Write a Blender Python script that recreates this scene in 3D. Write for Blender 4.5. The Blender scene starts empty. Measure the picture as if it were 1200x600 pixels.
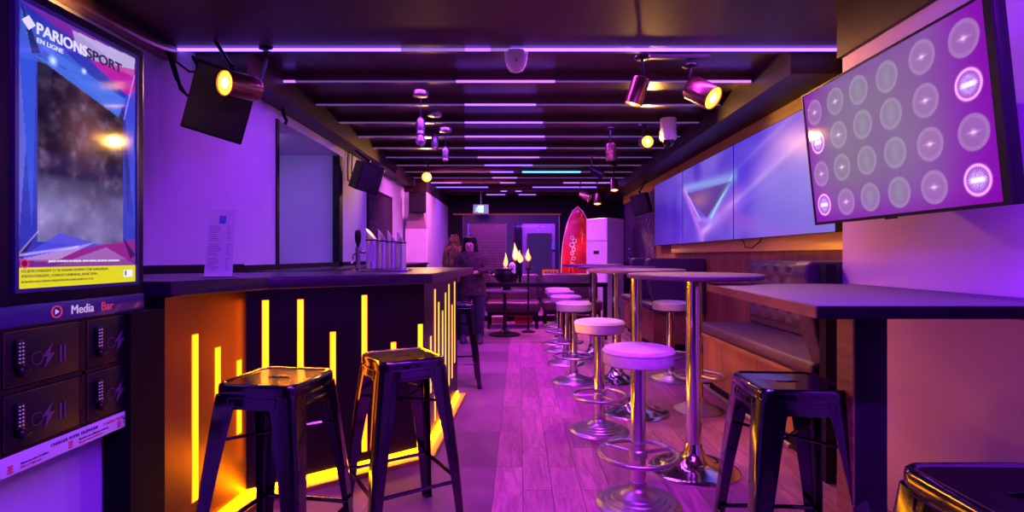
import bpy, bmesh, math, random
import numpy as np
from mathutils import Vector, Matrix, Euler
random.seed(7)
PI = math.pi
SC = bpy.context.scene
COL = SC.collection
EYE = 1.2
F = 620.0          # focal length in pixels of the 1200 px wide frame
CX, CY = 608.0, 300.0

# ------------------------------------------------------------------ helpers
def V(*a): return Vector(a)

def wm(o):
    m = Matrix(o.matrix_basis)
    p = o.parent
    while p:
        m = p.matrix_basis @ m
        p = p.parent
    return m

def hitx(px, py, x):
    """point of the view ray on the plane X = x"""
    Y = x * F / (px - CX)
    return V(x, Y, EYE - (py - CY) / F * Y)

def hity(px, py, Y):
    return V((px - CX) / F * Y, Y, EYE - (py - CY) / F * Y)

def tag(o, label=None, cat=None, group=None, kind=None):
    if label: o['label'] = label
    if cat: o['category'] = cat
    if group: o['group'] = group
    if kind: o['kind'] = kind
    return o

def thing(name, loc, label, cat, group=None, rz=0.0):
    o = bpy.data.objects.new(name, None)
    COL.objects.link(o)
    o.empty_display_size = 0.1
    o.location = loc
    o.rotation_euler = (0, 0, rz)
    return tag(o, label, cat, group)

class MB:
    """collects shapes for ONE mesh object"""
    def __init__(self):
        self.bm = bmesh.new()
        self.mi = 0
    def _mark(self, faces):
        for f in faces: f.material_index = self.mi
    def box(self, c, s, rot=None, bev=0.0, seg=2):
        r = bmesh.ops.create_cube(self.bm, size=1.0)
        vs = r['verts']
        for v in vs:
            v.co = Vector((v.co.x * s[0], v.co.y * s[1], v.co.z * s[2]))
        faces = set(f for v in vs for f in v.link_faces)
        if bev > 0:
            edges = list(set(e for v in vs for e in v.link_edges))
            rr = bmesh.ops.bevel(self.bm, geom=edges, offset=bev, segments=seg, affect='EDGES', profile=0.5)
            vs = list(set(v for f in rr['faces'] for v in f.verts) | set(v for v in vs if v.is_valid))
            faces = set(f for v in vs for f in v.link_faces)
        M = Matrix.Translation(Vector(c))
        if rot is not None:
            M = M @ (rot.to_4x4() if isinstance(rot, Matrix) else Euler(rot).to_matrix().to_4x4())
        for v in vs: v.co = M @ v.co
        self._mark(faces)
        return self
    def bx(self, x0, x1, y0, y1, z0, z1, bev=0.0, seg=2):
        return self.box(((x0+x1)/2, (y0+y1)/2, (z0+z1)/2), (abs(x1-x0), abs(y1-y0), abs(z1-z0)), None, bev, seg)
    def rings(self, rings, cap0=True, cap1=True, closed=True, smooth=True):
        """loft a list of equal-length vertex rings"""
        bm = self.bm
        R = [[bm.verts.new(p) for p in ring] for ring in rings]
        n = len(R[0]); fs = []
        for a, b in zip(R[:-1], R[1:]):
            for i in range(n if closed else n - 1):
                j = (i + 1) % n
                fs.append(bm.faces.new((a[i], a[j], b[j], b[i])))
        for f in fs: f.smooth = smooth
        if cap0: fs.append(bm.faces.new(list(reversed(R[0]))))
        if cap1: fs.append(bm.faces.new(R[-1]))
        self._mark(fs)
        return self
    def tube(self, pts, r, n=10, closed=False, cap=True):
        pts = [Vector(p) for p in pts]
        rad = r if isinstance(r, (list, tuple)) else [r] * len(pts)
        rings = []
        N = len(pts)
        prev = None
        for i, p in enumerate(pts):
            if closed: t = pts[(i+1) % N] - pts[i-1]
            else: t = pts[min(i+1, N-1)] - pts[max(i-1, 0)]
            t.normalize()
            if prev is None:
                a = Vector((0, 0, 1)) if abs(t.z) < .9 else Vector((1, 0, 0))
                u = t.cross(a).normalized()
            else:
                u = (prev - t * prev.dot(t)).normalized()
            prev = u
            w = t.cross(u)
            rings.append([p + (u * math.cos(2*PI*k/n) + w * math.sin(2*PI*k/n)) * rad[i] for k in range(n)])
        if closed:
            rings.append(rings[0])
            # separate verts at the seam are fine
        return self.rings(rings, cap and not closed, cap and not closed)
    def cyl(self, a, b, r0, r1=None, n=20):
        return self.tube([a, b], [r0, r0 if r1 is None else r1], n)
    def lathe(self, prof, c=(0, 0, 0), n=32, M=None, smooth=True):
        """prof: list of (radius, z) from bottom to top"""
        c = Vector(c); rings = []
        for r, z in prof:
            r = max(r, 1e-5)
            ring = [Vector((r*math.cos(2*PI*k/n), r*math.sin(2*PI*k/n), z)) for k in range(n)]
            if M is not None: ring = [M @ p for p in ring]
            rings.append([p + c for p in ring])
        return self.rings(rings, True, True, smooth=smooth)
    def prism(self, poly, z0, z1):
        return self.rings([[Vector((x, y, z0)) for x, y in poly], [Vector((x, y, z1)) for x, y in poly]], smooth=False)
    def torus(self, c, R, r, n=40, m=10, sx=1.0, M=None):
        c = Vector(c)
        pts = [Vector((R*math.cos(2*PI*k/n)*sx, R*math.sin(2*PI*k/n), 0)) for k in range(n)]
        if M is not None: pts = [M @ p for p in pts]
        return self.tube([p + c for p in pts], r, m, closed=True)
    def sphere(self, c, r, n=16, s=(1, 1, 1)):
        prof = [(r*math.sin(PI*i/n)*s[0], -r*math.cos(PI*i/n)*s[2]) for i in range(n+1)]
        return self.lathe(prof, c, n=max(12, n))
    def quad(self, a, b, c, d):
        f = self.bm.faces.new([self.bm.verts.new(Vector(p)) for p in (a, b, c, d)])
        self._mark([f]); return self
    def build(self, name, mat, parent=None, local=False, bevel=0.0, kind=None, auto=True):
        me = bpy.data.meshes.new(name)
        bmesh.ops.recalc_face_normals(self.bm, faces=self.bm.faces[:])
        self.bm.to_mesh(me); self.bm.free()
        me.set_sharp_from_angle(angle=math.radians(38))
        for m in (mat if isinstance(mat, (list, tuple)) else [mat]): me.materials.append(m)
        o = bpy.data.objects.new(name, me)
        COL.objects.link(o)
        if parent is not None:
            o.parent = parent
            if not local: me.transform(wm(parent).inverted())
        elif not local:
            # origin at the base of the thing
            co = np.array([v.co for v in me.vertices])
            if len(co):
                b = Vector(((co[:,0].min()+co[:,0].max())/2, (co[:,1].min()+co[:,1].max())/2, co[:,2].min()))
                me.transform(Matrix.Translation(-b)); o.location = b
        if bevel > 0:
            md = o.modifiers.new('bevel', 'BEVEL'); md.width = bevel; md.segments = 2; md.limit_method = 'ANGLE'
        if kind: o['kind'] = kind
        return o

def copy_tree(o, parent=None):
    c = o.copy(); COL.objects.link(c); c.parent = parent
    for ch in list(o.children): copy_tree(ch, c)
    return c

def rsq(h, r, z, n=5, hy=None):
    """rounded square ring"""
    hy = h if hy is None else hy
    pts = []
    for cx, cy, a0 in ((h-r, hy-r, 0), (-h+r, hy-r, 90), (-h+r, -hy+r, 180), (h-r, -hy+r, 270)):
        for k in range(n+1):
            a = math.radians(a0 + 90*k/n)
            pts.append(Vector((cx + r*math.cos(a), cy + r*math.sin(a), z)))
    return pts

# ------------------------------------------------------------------ materials
def newmat(name):
    m = bpy.data.materials.new(name); m.use_nodes = True
    nt = m.node_tree
    return m, nt, nt.nodes['Principled BSDF']

def pm(name, col, rough=.5, metal=0.0, var=.12, scale=8.0, bump=0.0, coat=0.0, stretch=(1, 1, 1), spec=.5, emis=None, es=0.0):
    m, nt, b = newmat(name)
    tc = nt.nodes.new('ShaderNodeTexCoord'); mp = nt.nodes.new('ShaderNodeMapping')
    mp.inputs['Scale'].default_value = stretch
    nz = nt.nodes.new('ShaderNodeTexNoise'); nz.inputs['Scale'].default_value = scale; nz.inputs['Detail'].default_value = 5
    nt.links.new(tc.outputs['Object'], mp.inputs['Vector']); nt.links.new(mp.outputs['Vector'], nz.inputs['Vector'])
    cr = nt.nodes.new('ShaderNodeValToRGB')
    a = [c*(1-var) for c in col]; d = [min(1, c*(1+var)) for c in col]
    cr.color_ramp.elements[0].position = .3; cr.color_ramp.elements[1].position = .7
    cr.color_ramp.elements[0].color = (*a, 1); cr.color_ramp.elements[1].color = (*d, 1)
    nt.links.new(nz.outputs['Fac'], cr.inputs['Fac']); nt.links.new(cr.outputs['Color'], b.inputs['Base Color'])
    b.inputs['Roughness'].default_value = rough; b.inputs['Metallic'].default_value = metal
    b.inputs['Coat Weight'].default_value = coat; b.inputs['Coat Roughness'].default_value = .08
    b.inputs['Specular IOR Level'].default_value = spec
    if bump:
        bp = nt.nodes.new('ShaderNodeBump'); bp.inputs['Strength'].default_value = bump; bp.inputs['Distance'].default_value = .01
        nt.links.new(nz.outputs['Fac'], bp.inputs['Height']); nt.links.new(bp.outputs['Normal'], b.inputs['Normal'])
    if emis:
        b.inputs['Emission Color'].default_value = (*emis, 1); b.inputs['Emission Strength'].default_value = es
    return m

def em(name, col, s):
    m, nt, b = newmat(name)
    b.inputs['Base Color'].default_value = (.02, .02, .02, 1)
    b.inputs['Emission Color'].default_value = (*col, 1); b.inputs['Emission Strength'].default_value = s
    b.inputs['Roughness'].default_value = .3
    return m

def vcm(name, s=1.0, rough=.08, coat=0.5, base=.01, spec=.5):
    """a lit screen: its picture is an attribute of the mesh, glossy glass over it"""
    m, nt, b = newmat(name)
    at = nt.nodes.new('ShaderNodeAttribute'); at.attribute_name = 'picture'
    nt.links.new(at.outputs['Color'], b.inputs['Emission Color'])
    b.inputs['Emission Strength'].default_value = s
    b.inputs['Base Color'].default_value = (base, base, base, 1)
    b.inputs['Specular IOR Level'].default_value = spec
    b.inputs['Roughness'].default_value = rough; b.inputs['Coat Weight'].default_value = coat
    b.inputs['Coat Roughness'].default_value = .04
    return m

def wood(name, c0, c1, scale=3.0, stretch=(1, 1, 1), rough=.45, planks=None, coat=0.0):
    m, nt, b = newmat(name)
    tc = nt.nodes.new('ShaderNodeTexCoord'); mp = nt.nodes.new('ShaderNodeMapping'); mp.inputs['Scale'].default_value = stretch
    nz = nt.nodes.new('ShaderNodeTexNoise'); nz.inputs['Scale'].default_value = scale; nz.inputs['Detail'].default_value = 8
    nz.inputs['Roughness'].default_value = .65; nz.inputs['Distortion'].default_value = .6
    nt.links.new(tc.outputs['Object'], mp.inputs['Vector']); nt.links.new(mp.outputs['Vector'], nz.inputs['Vector'])
    cr = nt.nodes.new('ShaderNodeValToRGB')
    cr.color_ramp.elements[0].position = .3; cr.color_ramp.elements[1].position = .68
    cr.color_ramp.elements[0].color = (*c0, 1); cr.color_ramp.elements[1].color = (*c1, 1)
    nt.links.new(nz.outputs['Fac'], cr.inputs['Fac']); nt.links.new(cr.outputs['Color'], b.inputs['Base Color'])
    b.inputs['Roughness'].default_value = rough; b.inputs['Coat Weight'].default_value = coat
    bp = nt.nodes.new('ShaderNodeBump'); bp.inputs['Strength'].default_value = .15; bp.inputs['Distance'].default_value = .005
    nt.links.new(nz.outputs['Fac'], bp.inputs['Height']); nt.links.new(bp.outputs['Normal'], b.inputs['Normal'])
    return m

def tiles(name, w, h, xoff, yoff, c0, c1, mortar, rough, grain, offset=.5):
    """floor tiles: rows run along world Y"""
    m, nt, b = newmat(name)
    N = nt.nodes.new; L = nt.links.new
    ge = N('ShaderNodeNewGeometry'); sp = N('ShaderNodeSeparateXYZ'); L(ge.outputs['Position'], sp.inputs[0])
    ax = N('ShaderNodeMath'); ax.operation = 'ADD'; ax.inputs[1].default_value = 30*h - xoff; L(sp.outputs['X'], ax.inputs[0])
    ay = N('ShaderNodeMath'); ay.operation = 'ADD'; ay.inputs[1].default_value = 30*w - yoff; L(sp.outputs['Y'], ay.inputs[0])
    cb = N('ShaderNodeCombineXYZ'); L(ay.outputs[0], cb.inputs['X']); L(ax.outputs[0], cb.inputs['Y'])
    bt = N('ShaderNodeTexBrick'); bt.offset = offset; bt.squash = 1.0
    bt.inputs['Scale'].default_value = 1.0; bt.inputs['Brick Width'].default_value = w; bt.inputs['Row Height'].default_value = h
    bt.inputs['Mortar Size'].default_value = .0022; bt.inputs['Mortar Smooth'].default_value = .2
    bt.inputs['Color1'].default_value = (.0, .0, .0, 1); bt.inputs['Color2'].default_value = (1, 1, 1, 1)
    bt.inputs['Mortar'].default_value = (.5, .5, .5, 1); bt.inputs['Bias'].default_value = 0
    L(cb.outputs[0], bt.inputs['Vector'])
    # grain stretched along the plank, shifted per plank
    mp = N('ShaderNodeMapping'); mp.inputs['Scale'].default_value = grain
    av = N('ShaderNodeVectorMath'); av.operation = 'ADD'
    sc = N('ShaderNodeVectorMath'); sc.operation = 'SCALE'; sc.inputs['Scale'].default_value = 7.0
    L(bt.outputs['Color'], sc.inputs[0]); L(ge.outputs['Position'], av.inputs[0]); L(sc.outputs[0], av.inputs[1])
    L(av.outputs[0], mp.inputs['Vector'])
    nz = N('ShaderNodeTexNoise'); nz.inputs['Scale'].default_value = 1.0; nz.inputs['Detail'].default_value = 9; nz.inputs['Roughness'].default_value = .68
    nz.inputs['Distortion'].default_value = 1.1
    L(mp.outputs[0], nz.inputs['Vector'])
    cr = N('ShaderNodeValToRGB'); cr.color_ramp.elements[0].position = .3; cr.color_ramp.elements[1].position = .7
    cr.color_ramp.elements[0].color = (*c0, 1); cr.color_ramp.elements[1].color = (*c1, 1)
    L(nz.outputs['Fac'], cr.inputs['Fac'])
    mx0 = N('ShaderNodeMix'); mx0.data_type = 'RGBA'; mx0.blend_type = 'MULTIPLY'; mx0.inputs['Factor'].default_value = .35
    L(cr.outputs['Color'], mx0.inputs['A']); L(bt.outputs['Color'], mx0.inputs['B'])
    mx = N('ShaderNodeMix'); mx.data_type = 'RGBA'
    L(bt.outputs['Fac'], mx.inputs['Factor']); L(mx0.outputs['Result'], mx.inputs['A']); mx.inputs['B'].default_value = (*mortar, 1)
    L(mx.outputs['Result'], b.inputs['Base Color'])
    rr = N('ShaderNodeMapRange'); rr.inputs['To Min'].default_value = rough; rr.inputs['To Max'].default_value = rough + .2
    L(nz.outputs['Fac'], rr.inputs['Value']); L(rr.outputs['Result'], b.inputs['Roughness'])
    bp = N('ShaderNodeBump'); bp.inputs['Strength'].default_value = .5; bp.inputs['Distance'].default_value = .002; bp.invert = True
    L(bt.outputs['Fac'], bp.inputs['Height']); L(bp.outputs['Normal'], b.inputs['Normal'])
    return m

M = {}
M['paint'] = pm('off white wall paint', (.50, .56, .62), .75, var=.04, scale=2.5, bump=.05)
M['paint_r'] = pm('cream wall paint', (.62, .38, .70), .7, var=.04, scale=2.5, bump=.05)
M['greypaint'] = pm('blue grey niche paint', (.52, .50, .62), .8, var=.04, scale=2)
M['darkpaint'] = pm('black paint', (.009, .007, .011), .6, var=.2, spec=.2)
M['navy'] = pm('dark blue lacquer', (.02, .02, .10), .35, var=.1, coat=.3)
M['blackmetal'] = pm('black metal', (.015, .014, .017), .35, .6, var=.2)
M['stoolblack'] = pm('glossy black enamel', (.003, .002, .004), .12, 0.0, var=.3, scale=20, bump=.04, coat=.7)
M['plastic'] = pm('black plastic', (.006, .006, .008), .45, var=.2, spec=.3)
M['voidblack'] = pm('matt black board', (.003, .002, .004), .7, var=.2, spec=.1)
M['grille'] = pm('speaker grille', (.01, .01, .013), .6, var=.5, scale=260, bump=.6)
M['chrome'] = pm('polished chrome', (.72, .70, .72), .13, 1.0, var=.05, scale=5)
M['steel'] = pm('pale steel', (.80, .74, .82), .28, .75, var=.06, scale=30, stretch=(1, 1, .05))
M['brushed'] = pm('brushed steel', (.46, .42, .48), .36, 1.0, var=.1, scale=30, stretch=(1, 1, .05))
M['seatvinyl'] = pm('grey stool vinyl', (.42, .37, .45), .55, var=.1, scale=40, bump=.15)
M['tabletop'] = wood('dark laminate', (.06, .022, .075), (.11, .042, .14), 4, (1, 6, 1), .6)
M['bartop'] = pm('black bar worktop', (.014, .008, .024), .3, var=.3, scale=30, coat=.0)
M['edgewood'] = wood('amber lit edge wood', (.14, .07, .02), (.30, .16, .05), 5, (1, 1, 8), .4)  # wood tone brightened to carry the amber light on the table's left edge
M['brass'] = pm('dark brass laminate', (.32, .18, .02), .30, .85, var=.25, scale=3, stretch=(1, 1, .4))
M['barblack'] = pm('black bar cladding', (.008, .005, .006), .30, var=.3, scale=3, spec=.25)
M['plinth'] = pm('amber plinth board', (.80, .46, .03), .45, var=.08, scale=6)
M['yled'] = em('amber light strip', (1, .16, .0), 6.5)
M['yledb'] = em('amber light strip low', (1, .30, .0), 34)
M['yledc'] = em('amber light strip pale', (1, .36, .05), 2.2)
M['vled'] = em('violet light strip', (.24, .09, 1), 4.5)
M['vled2'] = em('violet light strip middle', (.24, .075, 1), 3.6)
M['vdim'] = em('violet light strip dim', (.34, .13, .75), .42)
M['vdim0'] = em('violet light strip half lit', (.36, .16, .9), .9)
M['cled'] = em('cyan light strip', (.10, .55, .8), 5)
M['slat'] = wood('dark ceiling wood', (.035, .014, .016), (.085, .035, .035), 4, (6, .6, 1), .33)
M['panelceil'] = wood('ceiling board', (.020, .007, .010), (.046, .015, .018), 3, (5, .5, 1), .5)
M['beam'] = wood('dark beam wood', (.014, .006, .007), (.042, .018, .014), 3, (1, .3, 6), .5)
M['wallwood'] = wood('red brown wood panelling', (.13, .055, .018), (.34, .165, .045), 4, (1, 2.5, .35), .42)
M['strip'] = wood('golden wood strip', (.42, .34, .03), (.62, .50, .06), 4, (1, .4, 6), .5)
M['leather'] = pm('purple brown leatherette', (.048, .020, .055), .5, var=.2, scale=25, bump=.15)
M['velvet'] = pm('dark velvet', (.085, .05, .10), .6, var=.3, scale=9, bump=.1)
M['couch'] = pm('plum leatherette', (.05, .014, .03), .35, var=.15, scale=10)
M['copper'] = pm('copper lamp housing', (.36, .17, .12), .26, .9, var=.08)
M['bulbglow'] = em('amber lamp glow', (1, .30, .02), 5)
M['bulbcore'] = em('warm lamp core', (1, .62, .2), 22)
M['white'] = pm('white plastic', (.86, .80, .82), .45, var=.04)
M['whitemetal'] = pm('white enamel', (.76, .72, .76), .35, var=.03)
M['greyplastic'] = pm('grey plastic', (.30, .28, .31), .5, var=.06)
M['glassy'] = pm('clear bulb glass', (.45, .40, .45), .08, .6, var=.2, scale=30)
M['paper'] = pm('printed paper', (.62, .56, .72), .6, var=.04)
M['inkblue'] = pm('blue print', (.08, .12, .55), .6, var=.05)
M['ink'] = pm('grey print', (.22, .18, .36), .6, var=.1)
M['red'] = pm('red gloss board', (.62, .012, .02), .22, var=.15, scale=4, coat=.6)
M['orange'] = pm('orange print', (.85, .22, .02), .4, var=.2)
M['redplastic'] = pm('red crate plastic', (.65, .03, .05), .4, var=.1)
M['pinkbox'] = pm('pink cardboard', (.62, .32, .36), .7, var=.1)
M['chalk'] = pm('chalkboard', (.035, .02, .04), .7, var=.3, scale=6)
M['chalkline'] = pm('chalk writing', (.16, .10, .17), .9, var=.3)
M['iron'] = pm('black cast iron', (.015, .012, .018), .32, .4, var=.3, bump=.1)
M['ceramic'] = pm('white ceramic', (.8, .76, .8), .3, var=.03)
M['flame'] = em('candle flame', (1, .28, .09), 3.2)
M['flamecore'] = em('candle flame core', (1, .62, .22), 9)
M['wax'] = pm('candle wax', (.75, .5, .3), .5, var=.05)
M['yellow'] = pm('yellow painted slats', (.70, .55, .03), .5, var=.1)
M['skin'] = pm('skin', (.55, .33, .24), .5, var=.06)
M['hair'] = pm('dark hair', (.012, .008, .010), .5, var=.4, scale=60, stretch=(1, 1, .1))
M['dress'] = pm('dark patterned cloth', (.05, .03, .022), .8, var=.7, scale=22)
M['trousers'] = pm('dark trousers', (.03, .02, .05), .8, var=.2)
M['shag'] = pm('shaggy brown cloth', (.06, .034, .022), .9, var=.7, scale=18)
M['magenta'] = pm('magenta print', (.45, .03, .35), .6, var=.05)
M['labelpink'] = pm('pale label strip with glow', (.52, .38, .62), .5, var=.04, emis=(.5, .25, .75), es=.12)  # label strip glows faintly by itself
M['logored'] = em('red logo print with glow', (1, .05, .16), .55)  # printed logo with a glow of its own
M['logowhite'] = em('lilac logo print with glow', (.75, .5, 1), .75)  # logo lettering and arrow, glow put into the print
M['lockerfaint'] = pm('faint grey print', (.10, .07, .10), .5, var=.2)
M['keys'] = pm('keypad buttons', (.55, .5, .6), .3, .5, var=.05, emis=(.45, .3, .8), es=.25)
M['inkdark'] = pm('dark print', (.05, .02, .10), .6, var=.05)
M['inkred'] = pm('red print', (.65, .03, .12), .6, var=.05)

# ------------------------------------------------------------------ text
def text(name, s, size, mat, parent, mw, align='LEFT', sx=1.0, bold=0.0, ext=.0008):
    cu = bpy.data.curves.new(name, 'FONT'); cu.body = s; cu.size = size; cu.align_x = align; cu.extrude = ext; cu.offset = bold
    t = bpy.data.objects.new(name, cu); COL.objects.link(t)
    bpy.context.view_layer.update()
    me = bpy.data.meshes.new_from_object(t.evaluated_get(bpy.context.evaluated_depsgraph_get()))
    bpy.data.objects.remove(t); me.name = name
    me.transform(Matrix.Diagonal((sx, 1, 1, 1)))
    me.transform(mw)
    if parent: me.transform(wm(parent).inverted())
    me.materials.clear(); me.materials.append(mat)
    o = bpy.data.objects.new(name, me); COL.objects.link(o); o.parent = parent
    return o

def face_px(x, y, z):   # local x -> +Y, local y -> +Z, normal +X (left wall)
    return Matrix(((0, 0, 1, x), (1, 0, 0, y), (0, 1, 0, z), (0, 0, 0, 1)))
def face_nx(x, y, z):   # local x -> -Y, local y -> +Z, normal -X (right wall)
    return Matrix(((0, 0, -1, x), (-1, 0, 0, y), (0, 1, 0, z), (0, 0, 0, 1)))
def face_cam(x, y, z):  # local x -> +X, local y -> +Z, normal -Y
    return Matrix(((1, 0, 0, x), (0, 0, -1, y), (0, 1, 0, z), (0, 0, 0, 1)))

def raster(name, w, h, res, func, mat, parent, mw):
    """a lit picture: grid w x h metres, func(u, v, X, Y)->rgb arrays, u,v in 0..1 (v up)"""
    nx, ny = int(w/res), int(h/res)
    xs = np.linspace(0, w, nx+1); ys = np.linspace(0, h, ny+1)
    X, Y = np.meshgrid(xs, ys)
    co = np.stack([X.ravel(), Y.ravel(), np.zeros(X.size)], 1)
    Mx = np.array(mw); co = co @ Mx[:3, :3].T + Mx[:3, 3]
    if parent:
        I = np.array(wm(parent).inverted()); co = co @ I[:3, :3].T + I[:3, 3]
    idx = np.arange(X.size).reshape(ny+1, nx+1)
    fc = np.stack([idx[:-1, :-1], idx[:-1, 1:], idx[1:, 1:], idx[1:, :-1]], -1).reshape(-1, 4)
    me = bpy.data.meshes.new(name)
    me.vertices.add(len(co)); me.vertices.foreach_set('co', co.ravel())
    me.loops.add(fc.size); me.loops.foreach_set('vertex_index', fc.ravel())
    me.polygons.add(len(fc)); me.polygons.foreach_set('loop_start', np.arange(0, fc.size, 4))
    me.update()
    rgb = func(X/w, Y/h, X, Y)
    a = me.color_attributes.new('picture', 'FLOAT_COLOR', 'POINT')
    a.data.foreach_set('color', np.concatenate([rgb.reshape(-1, 3), np.ones((X.size, 1))], 1).astype(np.float32).ravel())
    me.materials.append(mat)
    o = bpy.data.objects.new(name, me); COL.objects.link(o)
    o.parent = parent
    return o

def vnoise(X, Y, s, seed=0, octv=4):
    rng = np.random.RandomState(seed)
    out = np.zeros_like(X); amp = 1; tot = 0
    for o in range(octv):
        g = rng.rand(64, 64)
        x = (X*s*2**o) % 63; y = (Y*s*2**o) % 63
        xi = x.astype(int); yi = y.astype(int); fx = x-xi; fy = y-yi
        fx = fx*fx*(3-2*fx); fy = fy*fy*(3-2*fy)
        v = g[yi, xi]*(1-fx)*(1-fy) + g[yi, xi+1]*fx*(1-fy) + g[yi+1, xi]*(1-fx)*fy + g[yi+1, xi+1]*fx*fy
        out += v*amp; tot += amp; amp *= .5
    return out/tot

def seg(X, Y, a, b, w):
    ax, ay = a; bx_, by = b
    dx, dy = bx_-ax, by-ay
    t = np.clip(((X-ax)*dx+(Y-ay)*dy)/(dx*dx+dy*dy), 0, 1)
    d = np.hypot(X-ax-t*dx, Y-ay-t*dy)
    return np.exp(-(d/w)**2)

def S(r, g, b):  # sRGB 0..255 -> linear
    f = lambda c: (c/255/12.92) if c/255 <= .04045 else ((c/255+.055)/1.055)**2.4
    return np.array([f(r), f(g), f(b)])

# ------------------------------------------------------------------ room
XL, XLN, XR, XRN = -2.08, -2.35, 2.28, 1.75
YB = 12.5
YS = -1.6
ZC = 2.665          # board ceiling above the joists
ZJ = 2.60          # underside of the joists and of the flat ceiling in front
ZB = 2.46          # underside of the side beams

tl = tiles('large dark floor tiles', .60, .60, -.13, .01, (.16, .07, .13), (.26, .115, .21), (.05, .04, .05), .27, (3, 3, 3), 0.0)
tp = tiles('wood look floor planks', .60, .150, -.13, .31, (.15, .05, .10), (.48, .17, .34), (.05, .025, .04), .28, (26, 3.2, 3))
MB().bx(-3.4, -.13, YS, YB, -.1, 0).build('floor', tl, kind='structure')
MB().bx(-.13, 2.6, YS, YB, -.1, 0).build('floor', tp, kind='structure')
MB().bx(-2.6, 2.6, YS, 3.52, ZJ, ZJ+.2).build('ceiling', M['panelceil'], kind='structure')
MB().bx(-3.4, 2.6, 3.52, YB, ZC, ZC+.1).build('ceiling', M['slat'], kind='structure')
# side beams
MB().bx(-2.36, -1.88, 3.66, YB, ZB, ZC).build('ceiling_beam', M['beam'], kind='structure')
MB().bx(1.88, 2.5, 3.66, YB, ZB, ZC).build('ceiling_beam', M['beam'], kind='structure')
# left wall: near stretch, step, stretch with the serving niche, far stretch
MB().bx(XLN-.15, XLN, YS, 3.45, 0, ZJ).build('wall_left', M['paint'], kind='structure')
N0, N1, NZ = hitx(325, 300, XL).y, hitx(399, 300, XL).y, 2.375
w = MB()
w.prism([(XLN-.15, 3.45), (XLN, 3.45), (XL, 3.95), (XL, N0), (XLN-.15, N0)], 0, ZC)
w.bx(XLN-.15, XL, N1, 9.6, 0, ZC)
w.bx(XLN-.15, XL, N0, N1, NZ, ZC); w.bx(XLN-.15, XL, N0, N1, 0, 1.08)
w.build('wall_left', M['paint'], kind='structure')
n = MB()
n.bx(-3.4, XLN-.15, N1, N1+.1, 0, ZC); n.bx(-3.4, XLN-.15, N0-.1, N0, 0, ZC)
n.bx(-3.5, -3.4, N0-.1, N1+.1, 0, ZC); n.bx(-3.4, XLN-.15, N0, N1, NZ, NZ+.1)
n.bx(XLN-.15, XL-.012, N1-.006, N1-.001, 1.08, NZ)
n.build('wall_niche', M['greypaint'], kind='structure')
f = MB()
f.bx(XL-.02, XL+.015, N0-.035, N0+.01, 1.08, NZ); f.bx(XL-.06, XL+.02, N1-.09, N1+.02, 1.08, NZ-.02)
f.build('trim_1', M['darkpaint'], kind='structure')
MB().bx(-3.4, -1.67, 9.6, YB, 0, 2.36).build('wall_left', M['paint'], kind='structure')
MB().bx(-3.4, -1.67, 9.6, YB, 2.36, ZC).build('ceiling_beam', M['beam'], kind='structure')
MB().bx(XLN-.2, -1.60, YS-.1, YS, 0, ZJ).bx(-1.6, 2.6, YS-.1, YS, 0, ZJ).build('wall_front', M['darkpaint'], kind='structure')
# right wall: near nib (cream) and the recessed wood panelled stretch
MB().bx(XRN, XRN+.7, YS, 2.86, 0, ZJ).build('wall_right', M['paint_r'], kind='structure')
MB().bx(XR, XR+.15, 2.86, 8.8, 0, ZC).build('wall_right', M['wallwood'], kind='structure')
MB().bx(XR, XR+.15, 8.8, YB, 0, ZC).build('wall_right', M['darkpaint'], kind='structure')
MB().bx(1.725, 1.76, YS, 2.87, 2.27, ZJ).build('ceiling_beam', M['beam'], kind='structure')
MB().bx(1.62, 1.675, 2.79, 2.85, 0, 1.16).build('trim_2', M['darkpaint'], kind='structure')
# golden wood strips above and below the video wall
MB().bx(XR-.05, XR-.001, 2.88, 11.3, 2.30, ZB).build('trim_3', M['strip'], kind='structure')
MB().bx(XR-.06, XR-.001, 2.88, 7.7, 1.245, 1.42).build('trim_4', M['strip'], kind='structure')

# joists with their light strips
def LEDrow(k, segs, label, cat='light strip', group=None):
    Y = 3.607 + .651*k
    t = thing('light_strip', (0, Y-.03, ZJ), label, cat, group)
    for px0, px1, mk, hh in segs:
        x0 = (px0-CX)/F*Y; x1 = (px1-CX)/F*Y
        MB().bx(x0, x1, Y-.036, Y-.022, ZJ-.005-hh/2, ZJ-.005+hh/2).build('diffuser', M[mk], t)
    return t
for k in range(1, 14):
    Y = 3.607 + .651*k
    xl = -1.88 if Y < 9.5 else -1.67
    MB().bx(xl, 1.88, Y-.02, Y+.02, ZJ-.01, ZC).build('ceiling_joist', M['slat'], kind='structure')
MB().bx(-2.35, 2.5, 3.52, 3.66, ZJ-.0, ZC).build('ceiling_joist', M['slat'], kind='structure')
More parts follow.
